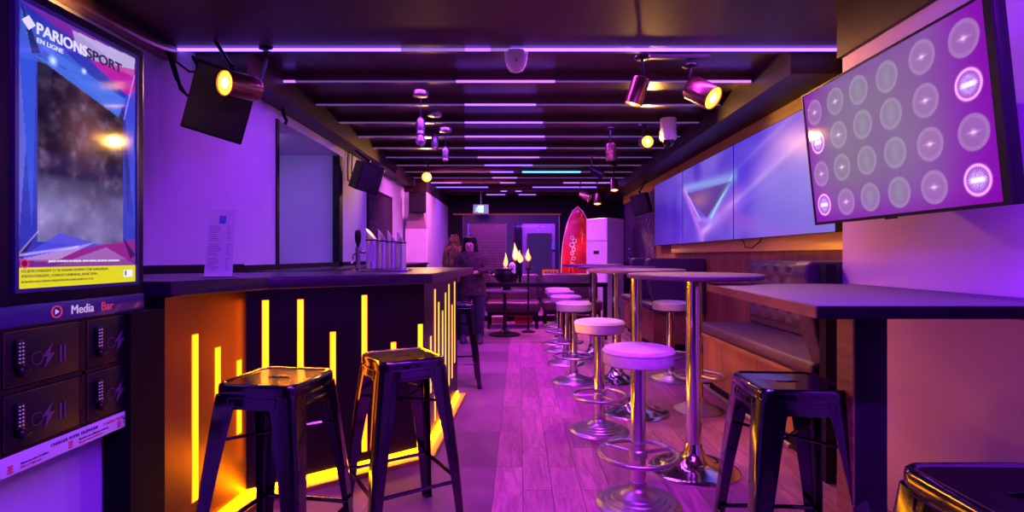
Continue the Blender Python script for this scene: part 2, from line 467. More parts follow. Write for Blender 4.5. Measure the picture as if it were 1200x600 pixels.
# near strip fixed along the front edge of the slatted ceiling
t = thing('light_strip', (0, 3.56, ZJ-.02), 'longest and nearest violet light strip running the full ceiling width', 'light strip')
for px0, px1, mk in ((204, 470, 'vled'), (470, 545, 'vdim0'), (545, 575, 'vled2'), (575, 598, 'vdim0'), (598, 987, 'vled')):
    MB().bx((px0-CX)/F*3.56, (px1-CX)/F*3.56, 3.553, 3.567, ZJ-.020, ZJ-.004).build('diffuser', M[mk], t)
rowsegs = {
 1: [(329, 348, 'vled2'), (348, 535, 'vdim'), (535, 650, 'vled2'), (650, 815, 'vdim'), (815, 878, 'vled2')],
 2: [(372, 545, 'vdim'), (545, 628, 'vled2'), (628, 842, 'vdim')],
 3: [(398, 545, 'vdim'), (545, 636, 'vled2'), (636, 818, 'vdim')],
 4: [(416, 545, 'vdim'), (545, 638, 'vled2'), (638, 800, 'vdim')],
 5: [(432, 545, 'vdim'), (545, 640, 'vled2'), (640, 785, 'vdim')],
 6: [(446, 560, 'vdim'), (560, 632, 'vled2'), (632, 770, 'vdim')],
 7: [(457, 568, 'vdim'), (568, 624, 'vled2'), (624, 762, 'vdim')],
 8: [(465, 575, 'vdim'), (575, 602, 'vled2'), (612, 680, 'cled'), (680, 754, 'vdim')],
 9: [(475, 577, 'vdim'), (577, 606, 'vled2'), (606, 735, 'vdim')],
 10: [(493, 541, 'vled2'), (586, 604, 'vled2'), (660, 735, 'vled2')],
 11: [(501, 572, 'vled2'), (624, 700, 'vled2')],
 12: [(587, 594, 'vled2'), (604, 611, 'vled2')],
 13: [(570, 592, 'vled2'), (608, 628, 'vled2')],
}
rowlab = {1: 'second violet light strip from the front with lit ends', 8: 'violet ceiling light strip with a cyan stretch',
          10: 'violet light strip lit at both ends and a dark middle', 11: 'far ceiling light strip lit left and right of the aisle'}
for k, sg in rowsegs.items():
    lab = rowlab.get(k, 'faint violet ceiling light strip with a brighter middle')
    LEDrow(k, [(a, b, m, .016 if m != 'vdim' else .011) for a, b, m in sg], lab, group='violet light strips on the ceiling joists')

# ------------------------------------------------------------------ back wall with windows and the street beyond
Yb = YB
w = MB()
zt = EYE + 48/F*Yb
xw0, xw1 = (543-CX)/F*Yb, (655-CX)/F*Yb
w.bx(-3.4, xw0-.02, Yb, Yb+.15, 0, ZC); w.bx(xw1+.02, 2.5, Yb, Yb+.15, 0, ZC); w.bx(xw0-.02, xw1+.02, Yb, Yb+.15, zt, ZC)
w.build('wall_back', M['darkpaint'], kind='structure')
MB().bx(-1.55, xw1+.05, Yb-.03, Yb-.002, zt+.0, zt+.035).build('trim_5', M['strip'], kind='structure')
gl, nt, b = newmat('window glass')
for n_ in list(nt.nodes): nt.nodes.remove(n_)
o_ = nt.nodes.new('ShaderNodeOutputMaterial'); mxs = nt.nodes.new('ShaderNodeMixShader'); tr = nt.nodes.new('ShaderNodeBsdfTransparent'); gs = nt.nodes.new('ShaderNodeBsdfGlossy')
tr.inputs[0].default_value = (.85, .85, .95, 1); gs.inputs['Roughness'].default_value = .03; gs.inputs[0].default_value = (.8, .8, .9, 1)
fr = nt.nodes.new('ShaderNodeFresnel'); fr.inputs[0].default_value = 1.6
nt.links.new(fr.outputs[0], mxs.inputs[0]); nt.links.new(tr.outputs[0], mxs.inputs[1]); nt.links.new(gs.outputs[0], mxs.inputs[2]); nt.links.new(mxs.outputs[0], o_.inputs[0])
M['glass'] = gl
for i, (a, b_) in enumerate(((543, 598), (598, 655))):
    x0, x1 = (a-CX)/F*Yb, (b_-CX)/F*Yb
    fw = .09 if i == 0 else .09
    r = MB()
    r.bx(x0, x0+fw, Yb, Yb+.08, 0, zt); r.bx(x1-fw, x1, Yb, Yb+.08, 0, zt)
    r.bx(x0+fw, x1-fw, Yb, Yb+.08, zt-.20, zt); r.bx(x0+fw, x1-fw, Yb, Yb+.08, 0, .25)
    wo = r.build('window_%d' % (i+1), M['navy'], kind='structure')
    MB().bx(x0+fw, x1-fw, Yb+.03, Yb+.04, .25, zt-.20).build('pane', M['glass'], wo)
# street beyond
MB().bx(-4.5, 4.5, Yb+.15, 17.6, -.2, -.1).build('ground', M['darkpaint'], kind='structure')
bl = thing('building_front', (-.3, 16.2, -.1), 'pale shopfront across the street with a rolled down slatted shutter', 'building')
MB().bx(-3.2, 2.6, 16.3, 16.6, -.1, 4).build('facade', pm('street wall', (.30, .2, .34), .8), bl)
s_ = MB()
for i in range(26): s_.box((-.95, 16.27, .1+i*.085), (1.1, .03, .07), (math.radians(20), 0, 0))
s_.build('shutter', pm('brown shutter', (.28, .16, .14), .5), bl)
MB().bx(-.30, .1, 16.2, 16.3, -.1, 2.2).build('doorway', M['darkpaint'], bl)
MB().bx(-1.72, -1.62, 16.2, 16.3, 1.45, 1.58).build('wall_lamp', em('street lamp glow', (.7, .45, 1), 2), bl)
MB().bx(1.02, 1.40, 16.24, 16.3, 1.40, 1.62).build('sign_panel', em('blue sign glow', (.16, .06, 1), 1.0), bl)
MB().bx(.25, 1.0, 16.2, 16.3, .1, 1.9).build('shop_window', em('dark shop window', (.035, .012, .09), 1.0), bl)

cr_ = thing('slatted_chair', (.62, 11.6, 0), 'yellow slatted chair by the right hand window', 'chair')
xx0, xx1 = (636-CX)/F*11.6, (655-CX)/F*11.6
for sx in (xx0+.01, xx1-.01):
    for sy in (11.42, 11.78):
        MB().bx(sx-.015, sx+.015, sy-.015, sy+.015, 0, .9 if sy > 11.5 else .45).build('leg', M['yellow'], cr_)
MB().bx(xx0, xx1, 11.42, 11.78, .42, .46).build('seat', M['yellow'], cr_)
s_ = MB()
for i in range(5): s_.bx(xx0+.03+i*.068, xx0+.062+i*.068, 11.76, 11.79, .46, .9)
s_.bx(xx0, xx1, 11.755, 11.795, .86, .9)
s_.build('backrest', M['yellow'], cr_)

# exit sign
p = hity(563.5, 245, 11.8)
ex = thing('exit_sign', (p.x, 11.8, p.z-.1), 'small green and white running man exit sign above the far doors', 'sign')
MB().bx(p.x-.17, p.x+.17, 11.79, 11.85, p.z-.1, p.z+.1).build('box', M['white'], ex)
MB().bx(p.x-.155, p.x+.155, 11.784, 11.789, p.z-.085, p.z+.085).build('panel', em('exit sign face', (.10, .30, .42), .8), ex)
g = MB()
g.bx(p.x-.05, p.x+.06, 11.778, 11.783, p.z-.075, p.z+.075)
g.build('door_symbol', em('exit sign glow', (.35, 1, .85), 2.2), ex)
g = MB()
g.sphere((p.x-.06, 11.777, p.z+.05), .018, 8); g.tube([(p.x-.07, 11.777, p.z+.03), (p.x-.085, 11.777, p.z-.02), (p.x-.12, 11.777, p.z-.06)], .011, 6)
g.tube([(p.x-.085, 11.777, p.z-.02), (p.x-.05, 11.777, p.z-.07)], .011, 6); g.tube([(p.x-.12, 11.777, p.z+.01), (p.x-.04, 11.777, p.z+.015)], .009, 6)
g.build('running_figure', em('exit figure', (.6, 1, .9), 1.2), ex)
MB().cyl((p.x, 11.82, p.z+.1), (p.x, 11.82, ZC), .01).build('hanging_rod', M['white'], ex)

# ------------------------------------------------------------------ round bar stools
def make_round_stool():
    t = thing('bar_stool', (0, 0, 0), 'x', 'stool')
    MB().lathe([(.203, 0), (.205, .006), (.198, .012), (.182, .016), (.178, .021), (.158, .025), (.154, .031), (.132, .035), (.128, .041), (.106, .045),
                (.102, .051), (.080, .056), (.074, .063), (.052, .068), (.042, .076), (.036, .09)], n=48).build('base', M['brushed'], t, local=True)
    MB().lathe([(.036, .08), (.036, .70)], n=24).build('pole', M['chrome'], t, local=True)
    MB().lathe([(.030, .085), (.041, .09), (.041, .115), (.030, .12)], n=24).build('collar', M['brushed'], t, local=True)
    r = MB().torus((0, 0, .245), .185, .0115, 44, 10)
    for a in (20, 140, 260):
        a = math.radians(a); r.cyl((.03*math.cos(a), .03*math.sin(a), .245), (.185*math.cos(a), .185*math.sin(a), .245), .009, n=8)
    r.lathe([(.04, .225), (.044, .23), (.044, .262), (.04, .267)], n=20)
    r.build('foot_ring', M['brushed'], t, local=True)
    MB().lathe([(.05, .655), (.11, .668), (.12, .677), (.14, .680)], n=24).build('seat_plate', M['blackmetal'], t, local=True)
    MB().lathe([(.01, .680), (.160, .680), (.168, .685), (.170, .695), (.171, .735), (.1735, .738), (.1735, .744), (.170, .747), (.163, .757), (.14, .762), (.01, .764)], n=48).build('seat', M['seatvinyl'], t, local=True)
    return t
rs = make_round_stool()
rspots = [(.578, 2.56, 'nearest grey round bar stool at the front of the aisle'),
          (.553, 3.63, 'second grey round bar stool from the front in the aisle row'),
          (.525, 5.06, 'third grey round bar stool from the front in the aisle row'),
          (.528, 5.92, 'fourth grey round bar stool from the front in the aisle row'),
          (.53, 6.72, 'fifth grey round bar stool from the front in the aisle row'),
          (.53, 7.25, 'farthest grey round bar stool of the aisle row, near the couches'),
          (1.47, 5.13, 'grey round bar stool on the wall side, between the high tables and the booth')]
for i, (x, y, lb) in enumerate(rspots):
    o = rs if i == 0 else copy_tree(rs)
    o.location = (x, y, 0); o.rotation_euler.z = i*.7
    tag(o, lb, 'stool', 'round chrome bar stools')
# chrome pedestal without a seat
t = thing('stool_pedestal', (1.40, 4.12, 0), 'short chrome pedestal with foot ring and no seat beside the wood booth base', 'stool pedestal')
MB().lathe([(.19, 0), (.19, .008), (.16, .022), (.12, .04), (.07, .065), (.036, .11)], (1.40, 4.12, 0), 36).build('base', M['brushed'], t)
MB().lathe([(.034, .1), (.034, .405), (.028, .41)], (1.40, 4.12, 0), 24).build('pole', M['copper'], t)
r = MB().torus((1.40, 4.12, .27), .185, .012)
for a in (60, 180, 300):
    a = math.radians(a); r.cyl((1.40, 4.12, .27), (1.40+.185*math.cos(a), 4.12+.185*math.sin(a), .27), .009, n=8)
r.build('foot_ring', M['brushed'], t)

# ------------------------------------------------------------------ high round tables
def make_high_table():
    t = thing('high_table', (0, 0, 0), 'x', 'table')
    MB().lathe([(.245, 0), (.247, .008), (.238, .015), (.21, .019), (.16, .026), (.115, .040), (.085, .062), (.064, .09), (.050, .12), (.044, .15)], n=48).build('base', M['chrome'], t, local=True)
    MB().lathe([(.043, .14), (.043, 1.065)], n=28).build('pole', M['chrome'], t, local=True)
    MB().lathe([(.06, 1.055), (.16, 1.066), (.17, 1.074)], n=28).build('top_plate', M['blackmetal'], t, local=True)
    MB().lathe([(.01, 1.073), (.355, 1.073), (.366, 1.077), (.370, 1.086), (.368, 1.095), (.36, 1.100), (.01, 1.1005)], n=56).build('table_top', M['tabletop'], t, local=True)
    return t
ht = make_high_table()
for i, (x, y, lb) in enumerate([(.985, 2.98, 'nearest high round table with chrome pole, behind the front round stool'),
                                (.90, 4.06, 'second high round table from the front with chrome pole'),
                                (.945, 5.12, 'third high round table from the front with chrome pole'),
                                (.89, 6.35, 'farthest high round table with chrome pole, near the couches')]):
    o = ht if i == 0 else copy_tree(ht)
    o.location = (x, y, 0); tag(o, lb, 'table', 'high round tables')

# ------------------------------------------------------------------ black metal stools
def make_metal_stool():
    t = thing('metal_stool', (0, 0, 0), 'x', 'stool')
    H = .76
    # seat pan with handle slot
    s = MB()
    bm = s.bm
    outer = rsq(.130, .032, H-.004, 6)
    slot = []
    for k in range(20):
        a = 2*PI*k/20
        slot.append(Vector((math.copysign(.030, math.cos(a)) + .012*math.cos(a) if abs(math.cos(a)) > 1e-6 else 0, .013*math.sin(a), H-.006)))
    vo = [bm.verts.new(p) for p in outer]; vi = [bm.verts.new(p) for p in slot]
    eo = [bm.edges.new((vo[i], vo[(i+1) % len(vo)])) for i in range(len(vo))]
    ei = [bm.edges.new((vi[i], vi[(i+1) % len(vi)])) for i in range(len(vi))]
    bmesh.ops.triangle_fill(bm, use_beauty=True, use_dissolve=False, edges=eo+ei)
    # slot lip
    prev = vi
    for dz, sc in ((-.004, .93), (-.016, .9)):
        cur = [bm.verts.new(Vector((p.x*sc, p.y*sc, H-.006+dz))) for p in slot]
        for i in range(len(cur)):
            j = (i+1) % len(cur); bm.faces.new((prev[i], prev[j], cur[j], cur[i]))
        prev = cur
    R = [rsq(.130, .032, H-.004, 6), rsq(.135, .035, H, 6), rsq(.143, .040, H, 6), rsq(.149, .043, H-.006, 6), rsq(.151, .044, H-.016, 6), rsq(.151, .044, H-.034, 6),
         rsq(.147, .042, H-.036, 6), rsq(.148, .042, H-.040, 6), rsq(.155, .042, H-.085, 6), rsq(.152, .041, H-.085, 6), rsq(.144, .040, H-.036, 6), rsq(.141, .038, H-.015, 6)]
    s.rings(R, False, False)
    s.build('seat', M['stoolblack'], t, local=True)
    # aprons pressed frame
    for q in range(4):
        a_ = MB()
        Rz = Matrix.Rotation(q*PI/2, 3, 'Z')
        for (x0, x1, z0, z1) in ((-.09, .09, H-.048, H-.044), (-.09, .09, H-.078, H-.074), (-.09, -.086, H-.078, H-.044), (.086, .09, H-.078, H-.044)):
            c = Vector(((x0+x1)/2, -.1530, (z0+z1)/2))
            a_.box(Rz @ c, (x1-x0, .004, z1-z0), Rz)
        a_.build('apron_trim', M['stoolblack'], t, local=True)
    for q in range(4):
        Rz = Matrix.Rotation(q*PI/2, 3, 'Z')
        rings = []
        for i in range(13):
            u = i/12
            z = (H-.04)*(1-u)
            out = .150 + .062*u + .006*math.sin(u*PI) + (.004 if i == 12 else 0)
            wd = .088*(1-u)**1.2 + .036*u + .002
            rr = .022*(1-u) + .014*u
            th = .004
            prof = []
            prof.append((out-wd, out)); 
            for k in range(5):
                a = math.radians(90 - 90*k/4); prof.append((out-rr+rr*math.cos(a), out-rr+rr*math.sin(a)))
            prof.append((out, out-wd))
            prof.append((out-th, out-wd))
            for k in range(5):
                a = math.radians(90*k/4); prof.append((out-rr+(rr-th)*math.cos(a), out-rr+(rr-th)*math.sin(a)))
            prof.append((out-wd, out-th))
            rings.append([Rz @ Vector((x, y, z)) for x, y in prof])
        lg = MB().rings(rings).build('leg', M['stoolblack'], t, local=True)
        c0 = .150+.062+.002
        MB().box(Rz @ Vector((c0-.014, c0-.014, .006)), (.036, .036, .012), Rz, .003).build('foot_cap', M['plastic'], lg, local=True)
    for q in range(4):
        Rz = Matrix.Rotation(q*PI/2, 3, 'Z'); z = .22; c = .189
        br = MB()
        br.tube([Rz @ Vector((-c, -c, z)), Rz @ Vector((-c*.5, -c-.0, z+.002)), Rz @ Vector((c*.5, -c-.0, z+.002)), Rz @ Vector((c, -c, z))], .0085, 8)
        br.build('stretcher', M['stoolblack'], t, local=True)
    br = MB()
    br.tube([(-.150, -.150, .56), (.150, .150, .56)], .006, 6); br.tube([(-.150, .150, .565), (.150, -.150, .565)], .006, 6)
    br.build('cross_brace', M['stoolblack'], t, local=True)
    return t
ms = make_metal_stool()
for i, (x, y, r, lb) in enumerate([(-.885, 1.95, -9, 'glossy black metal stool at the brass end of the bar'),
                                   (-.52, 2.37, 32, 'glossy black metal stool at the middle of the bar front'),
                                   (-.575, 4.95, 8, 'black metal stool beyond the far corner of the bar'),
                                   (.955, 1.88, -3, 'glossy black metal stool left of the wall table leg'),
                                   (.955, .985, 0, 'black metal stool cropped in the lower right corner of the photo')]):
    o = ms if i == 0 else copy_tree(ms)
    o.location = (x, y, 0); o.rotation_euler.z = math.radians(r); tag(o, lb, 'stool', 'black metal bar stools')

# ------------------------------------------------------------------ bar
A0, A1 = (-1.365, 2.04), (-1.34, 2.60)
B1, C1 = (-.573, 3.20), (-.525, 4.52)
def lineplane(p, q, px, py):
    """view ray with the vertical plane through p and q"""
    d = ((px-CX)/F, 1.0)
    ex_, ey = q[0]-p[0], q[1]-p[1]
    det = d[0]*(-ey) + ex_*d[1]
    s = (p[0]*(-ey) + ex_*p[1]) / det
    return V(d[0]*s, s, EYE-(py-CY)/F*s)
bar = thing('bar_counter', (-1.1, 2.9, 0), 'black bar counter with amber vertical light strips on its angled front', 'bar counter')
ZP0, ZP1, ZT = .045, 1.04, 1.10
def offs(p, q, d):
    ex_, ey = q[0]-p[0], q[1]-p[1]; L_ = math.hypot(ex_, ey); return (ey/L_*d, -ex_/L_*d)
def panel(p, q, name, mat, lab=None, z0=ZP0, z1=ZP1, th=.03, parent=bar):
    ox, oy = offs(p, q, -th)
    o = MB().prism([p, q, (q[0]+ox, q[1]+oy), (p[0]+ox, p[1]+oy)], z0, z1).build(name, mat, parent)
    if lab: o['label'] = lab
    return o
panel(A0, A1, 'front_panel', M['brass'], 'dark brass coloured end panel')
panel(A1, B1, 'front_panel', M['barblack'])
panel(B1, C1, 'front_panel', M['barblack'])
MB().bx(-1.46, A0[0]-.0, 1.86, 2.04, 0, .998).build('end_panel', M['voidblack'], bar)
MB().bx(-1.46, A0[0]-.0, 2.04, 2.10, 0, ZP1).build('end_panel', M['voidblack'], bar)
MB().prism([(C1[0], C1[1]), (-1.15, C1[1]), (-1.15, C1[1]-.03), (C1[0], C1[1]-.03)], 0, ZP1).build('end_panel', M['barblack'], bar)
# inner carcass
MB().prism([(-1.46, 2.09), (-1.41, 2.09), (-1.385, 2.63), (-.615, 3.23), (-.57, 4.48), (-1.05, 4.48), (-1.08, 3.45), (-1.9, 2.83), (-1.9, 2.09)], 0, 1.035).build('carcass', M['darkpaint'], bar)
# plinth ledge
pl_out = [(-1.30, 1.99), (-1.245, 2.565), (-.50, 3.115), (-.455, 4.56)]
pl_in = [(-.57, 4.52), (-.62, 3.22), (-1.385, 2.64), (-1.41, 1.99)]
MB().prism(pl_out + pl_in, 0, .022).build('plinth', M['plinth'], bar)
tr_ = MB()
for p, q in zip(pl_out[:-1], pl_out[1:]):
    ox, oy = offs(p, q, .006)
    tr_.prism([p, q, (q[0]+ox, q[1]+oy), (p[0]+ox, p[1]+oy)], 0, .026)
tr_.build('plinth_edge', M['edgewood'], bar)
st = MB()
for p, q in ((A0, A1), (A1, B1), (B1, C1)):
    i0 = offs(p, q, .001); i1 = offs(p, q, .006)
    st.prism([(p[0]+i0[0], p[1]+i0[1]), (q[0]+i0[0], q[1]+i0[1]), (q[0]+i1[0], q[1]+i1[1]), (p[0]+i1[0], p[1]+i1[1])], .028, .05)
st.build('plinth_light', M['yledb'], bar)
# worktop
MB().prism([(-2.02, 2.085), (-1.37, 2.085), (-1.20, 2.53), (-.50, 3.06), (-.40, 4.66), (-1.12, 4.66), (-1.16, 3.52), (-2.02, 2.95)], ZP1, ZT).build('worktop', M['bartop'], bar, bevel=.006)
def strip(p, q, px, y0, y1, wd, mk):
    c0 = lineplane(p, q, px, y0); c1 = lineplane(p, q, px, y1)
    ex_, ey = q[0]-p[0], q[1]-p[1]; L_ = math.hypot(ex_, ey); ex_ /= L_; ey /= L_
    i0 = offs(p, q, -.004); i1 = offs(p, q, .003)
    a = [(c0.x+ex_*s*wd/2+i[0], c0.y+ey*s*wd/2+i[1]) for s, i in ((-1, i1), (1, i1), (1, i0), (-1, i0))]
    MB().prism(a, c1.z, c0.z).build('light_strip', M[mk], bar)
for px, y0, y1 in ((228.5, 392, 587), (255, 407, 520), (280, 422, 508)): strip(A0, A1, px, y0, y1, .036, 'yled')
for px, y0, y1 in ((311, 352, 540), (352, 351, 470), (390, 389, 502), (427, 346, 529), (461, 401, 430), (492.5, 380, 432)): strip(A1, B1, px, y0, y1, .030, 'yled')
for px, y0, y1 in ((504.7, 394, 460), (509.6, 339, 493), (514, 354, 478), (518.5, 364, 462), (522, 343, 467), (526, 333, 452), (529.6, 357, 443), (532.6, 330, 425)): strip(B1, C1, px, y0, y1, .030, 'yledc')

# back counter along the left wall
bc = thing('back_counter', (-1.9, 6.2, 0), 'dark back counter running along the left wall behind the bar', 'counter')
MB().bx(-2.07, -1.66, 4.0, 9.55, 0, 1.05).build('cabinet', M['darkpaint'], bc)
MB().bx(-2.075, -1.63, 3.97, 9.58, 1.05, 1.085, .004).build('worktop', M['bartop'], bc)
MB().bx(XLN+.002, XLN+.03, 2.1, 3.44, 0, 1.14).build('trim_6', M['darkpaint'], kind='structure')
MB().bx(XL+.001, XL+.02, 3.97, 9.58, 1.086, 1.13).prism([(XLN+.002, 3.45), (XLN+.03, 3.45), (XL+.022, 3.965), (XL+.002, 3.965)], 0, 1.14).build('trim_7', M['darkpaint'], kind='structure')

# drip tray and dispensers on the bar
dt = thing('drip_tray', (-.90, 3.50, ZT), 'low steel drip tray under the slanted dispensers on the bar', 'tray')
MB().bx(-1.08, -.72, 3.42, 3.58, ZT, ZT+.014, .004).build('tray', M['brushed'], dt)
g = MB()
for i in range(16): g.bx(-1.06+i*.0213, -1.052+i*.0213, 3.43, 3.57, ZT+.014, ZT+.017)
g.build('grate', M['blackmetal'], dt)
labs = ['leftmost slanted steel drink dispenser on the bar, with a printed label', 'second slanted steel drink dispenser from the tap handle',
        'third slanted steel drink dispenser from the tap handle', 'rightmost slanted steel drink dispenser on the bar']
for i, (px, wpx) in enumerate(((436, 14), (448.5, 10.5), (459.5, 10.5), (470.5, 10.5))):
    x = (px-CX)/F*3.5; r_ = wpx/2/F*3.5; z0 = ZT+.017; y = 3.5
    t = thing('drink_dispenser', (x, y, z0), labs[i], 'dispenser', 'slanted steel dispensers on the bar')
    h1 = .265 - i*.008; n_ = 28
    ring = lambda zf: [V(x+r_*math.cos(2*PI*k/n_), y+r_*math.sin(2*PI*k/n_), zf(math.cos(2*PI*k/n_))) for k in range(n_)]
    MB().rings([ring(lambda c: z0), ring(lambda c: z0+h1*.70)]).build('cylinder', M['steel'], t)
    MB().rings([ring(lambda c: z0+h1*.70), ring(lambda c: z0+h1*.84-c*.045)]).build('slanted_top', M['steel'], t)
    MB().lathe([(r_+.001, z0+h1*.69), (r_+.003, z0+h1*.70), (r_+.003, z0+h1*.715), (r_+.001, z0+h1*.725)], (x, y, 0), 28).build('band', M['blackmetal'], t)
    if i == 0:
        MB().rings([[V(x+(r_+.001)*math.cos(a), y+(r_+.001)*math.sin(a), z) for a in np.linspace(-2.3, -.9, 8)] for z in (z0+.05, z0+.16)], False, False, closed=False).build('label', M['paper'], t)
t = thing('beer_tap', (-1.08, 3.50, ZT), 'beer tap with a black handle left of the steel dispensers', 'tap')
x = (419.5-CX)/F*3.45; y = 3.45
MB().lathe([(.035, ZT), (.035, ZT+.01), (.016, ZT+.02), (.014, ZT+.13), (.018, ZT+.14), (.018, ZT+.16), (.01, ZT+.165)], (x, y, 0), 20).build('column', M['chrome'], t)
MB().tube([(x, y, ZT+.125), (x+.025, y, ZT+.125), (x+.05, y, ZT+.12)], .010).tube([(x, y, ZT+.12), (x-.02, y-.03, ZT+.11), (x-.026, y-.045, ZT+.05)], .008).build('spout', M['chrome'], t)
MB().lathe([(.006, ZT+.155), (.010, ZT+.17), (.019, ZT+.20), (.021, ZT+.24), (.016, ZT+.265), (.004, ZT+.272)], (x, y, 0), 18).build('handle', M['plastic'], t)

# menu stand
mn = thing('menu_holder', (-1.41, 2.52, ZT), 'upright white printed menu card standing on the bar counter', 'menu', rz=math.radians(0))
mx0, mx1 = (240.5-CX)/F*2.5, (273-CX)/F*2.5
Mm = Matrix.Translation((mx0, 2.49, ZT+.004)) @ Matrix.Rotation(math.radians(-7), 4, 'X')
def mbx(a, b, c, d, e, f_): 
    m_ = MB().bx(a, b, c, d, e, f_); bmesh.ops.transform(m_.bm, matrix=Mm, verts=m_.bm.verts[:]); return m_
wdm = mx1-mx0
mbx(0, wdm, 0, .003, 0, .318).build('card', M['paper'], mn)
mbx(0, wdm+.03, -.03, .05, -.0035, -.0005).build('foot', M['paper'], mn)
mbx(wdm*.42, wdm*.66, -.0012, -.0002, .252, .290).build('logo_patch', M['inkblue'], mn)
g = MB()
for i in range(22):
    z = .238-i*.0098
    if i in (8, 15): continue
    L_ = random.uniform(.55, .95)*.5*wdm
    g.bx(.012, .012+L_, -.001, -.0002, z, z+.0028); g.bx(wdm*.74, wdm*.74+random.uniform(.008, .02), -.001, -.0002, z, z+.0028)
bmesh.ops.transform(g.bm, matrix=Mm, verts=g.bm.verts[:]); g.build('printed_lines', M['ink'], mn)

# ------------------------------------------------------------------ partition with display and lockers (left foreground)
XP = -1.47
MB().bx(XP-.12, XP, .9, 2.07, 1.03, 1.985).build('wall_partition', M['navy'], kind='structure')
MB().bx(XP-.12, XP, .9, 1.885, 0, 1.03).build('wall_partition', M['paint'], kind='structure')
MB().bx(XP-.14, XP-.002, 1.885, 2.07, 0, 1.03).build('wall_partition', M['voidblack'], kind='structure')
XD = -1.42
dp = thing('advertising_display', (XD, 1.73, 1.05), 'tall portrait advertising screen for sports betting with a blue faceted border', 'display')
y0, y1 = hitx(20, 300, XD).y, hitx(158.5, 300, XD).y
z1 = 1.2+.515*1.42; z0 = 1.2-.066*1.42
fb = MB()
fb.bx(XP, XD-.004, y0-.05, y1+.05, z0-.045, z1+.045, .004)
fb.build('housing', M['plastic'], dp)
fb = MB()
fb.bx(XD-.006, XD+.006, y0-.012, y0, z0-.012, z1+.012); fb.bx(XD-.006, XD+.006, y1, y1+.012, z0-.012, z1+.012)
fb.bx(XD-.006, XD+.006, y0, y1, z1, z1+.012); fb.bx(XD-.006, XD+.006, y0, y1, z0-.012, z0)
fb.build('bezel', M['navy'], dp)
W_, H_ = y1-y0, z1-z0
def ad(u, v, X, Y):
    c = np.zeros(X.shape+(3,))
    blue = S(52, 62, 190); lb = S(70, 110, 225); dk = S(22, 16, 40)
    n1 = vnoise(X, Y, 9, 1); n2 = vnoise(X, Y, 26, 2, 5)
    c[:] = blue*.8
    c += (n1[..., None]-.5)*.10*np.array([.4, .5, 1])
    # dark central picture, an octagonal panel
    inn = (u > .14) & (u < .87) & (v > .155+.03*np.abs(u-.5)) & (v < .84-.30*(u-.14)*.55)
    pic = dk*.4 + (n2**4)[..., None]*np.array([.24, .15, .26]) + (np.clip(vnoise(X, Y, 5, 6)-.5, 0, 1))[..., None]*np.array([.10, .16, .30])
    bot = np.clip((.42-v)/.16, 0, 1)
    pic += bot[..., None]*np.array([.26, .22, .50])*(vnoise(X, Y, 7, 9)[..., None]*1.4)
    hd = np.exp(-(((u-.52)/.16)**2+((v-.60)/.13)**2)); pic += hd[..., None]*np.array([.10, .035, .03])
    c[inn] = pic[inn]
    # facets
    def tri(a, b, d, col, k=.75):
        def sd(p, q): return (q[0]-p[0])*(v-p[1])-(q[1]-p[1])*(u-p[0])
        s1, s2, s3 = sd(a, b), sd(b, d), sd(d, a)
        m = ((s1 > 0) & (s2 > 0) & (s3 > 0)) | ((s1 < 0) & (s2 < 0) & (s3 < 0))
        c[m] = c[m]*(1-k) + np.array(col)*k
    tri((0, 1), (1, 1), (1, .93), S(150, 20, 130)); tri((0, 1), (.9, .89), (1, 1), S(110, 40, 160)); tri((0, 1), (.6, .93), (1, .955), S(120, 25, 150), .5)
    tri((.40, .985), (1, 1), (.98, .915), S(190, 180, 225), .8); tri((.40, .985), (.45, .905), (.98, .915), S(175, 160, 215), .8)
    tri((.55, .90), (1, .80), (1, .95), S(190, 20, 150), .8)
    tri((.02, .90), (.90, .80), (.80, .72), lb, .8); tri((.02, .97), (.02, .80), (.55, .84), lb, .5); tri((.10, .83), (.9, .80), (.82, .71), lb, .85)
    tri((.85, .75), (1, .85), (.92, .30), S(40, 30, 120)); tri((.87, .8), (1, .86), (1, .2), S(60, 80, 230), .6)
    tri((.0, .9), (.13, .8), (.10, .2), S(50, 90, 230), .6); tri((.0, .9), (.06, .5), (.0, .1), S(110, 120, 230), .5)
    tri((.02, 1), (.16, .845), (.10, .83), S(14, 12, 50), .85)
    tri((.0, .10), (.3, .20), (.7, .155), S(70, 70, 220), .8); tri((0, .10), (1, .10), (1, .19), S(150, 20, 120), .8)
    tri((.25, .075), (.7, .15), (1, .075), S(165, 120, 200), .55); tri((.0, .1), (.6, .17), (.25, .09), S(200, 170, 240), .5)
    tri((.0, .12), (.14, .2), (.03, .1), S(20, 16, 70), .85); tri((1, .12), (.86, .2), (.95, .1), S(20, 16, 70), .85)
    ln = seg(u, v, (.0, .115), (.45, .15), .004) + .8*seg(u, v, (.0, .115), (.14, .20), .003) + .8*seg(u, v, (.88, .71), (.99, .92), .004)
    c += ln[..., None]*np.array([.4, .3, .6])
    for sx, sy, r in ((.25, .835, .014), (.50, .845, .009)):
        st_ = np.exp(-(np.hypot((u-sx)*.56, v-sy)/r)**2)*1.2; c += st_[..., None]*np.array([.5, .6, 1])
    m = v < .100
    c[(v < .10) & (v > .072)] = c[(v < .10) & (v > .072)]*.4+S(150, 20, 110)*.5
    c[v < .072] = S(215, 205, 10)
    # small white emblem box in the yellow band
    m = (u > .875) & (u < .965) & (v > .022) & (v < .054); c[m] = S(235, 235, 240)
    m = (u > .888) & (u < .905) & (v > .030) & (v < .048); c[m] = S(60, 80, 200)
    m = np.hypot((u-.05)*.56, v-.087) < .017; c[m] = S(210, 60, 120)
    m = np.hypot((u-.05)*.56, v-.087) < .012; c[m] = S(120, 10, 60)
    return np.clip(c, 0, None)*1.1
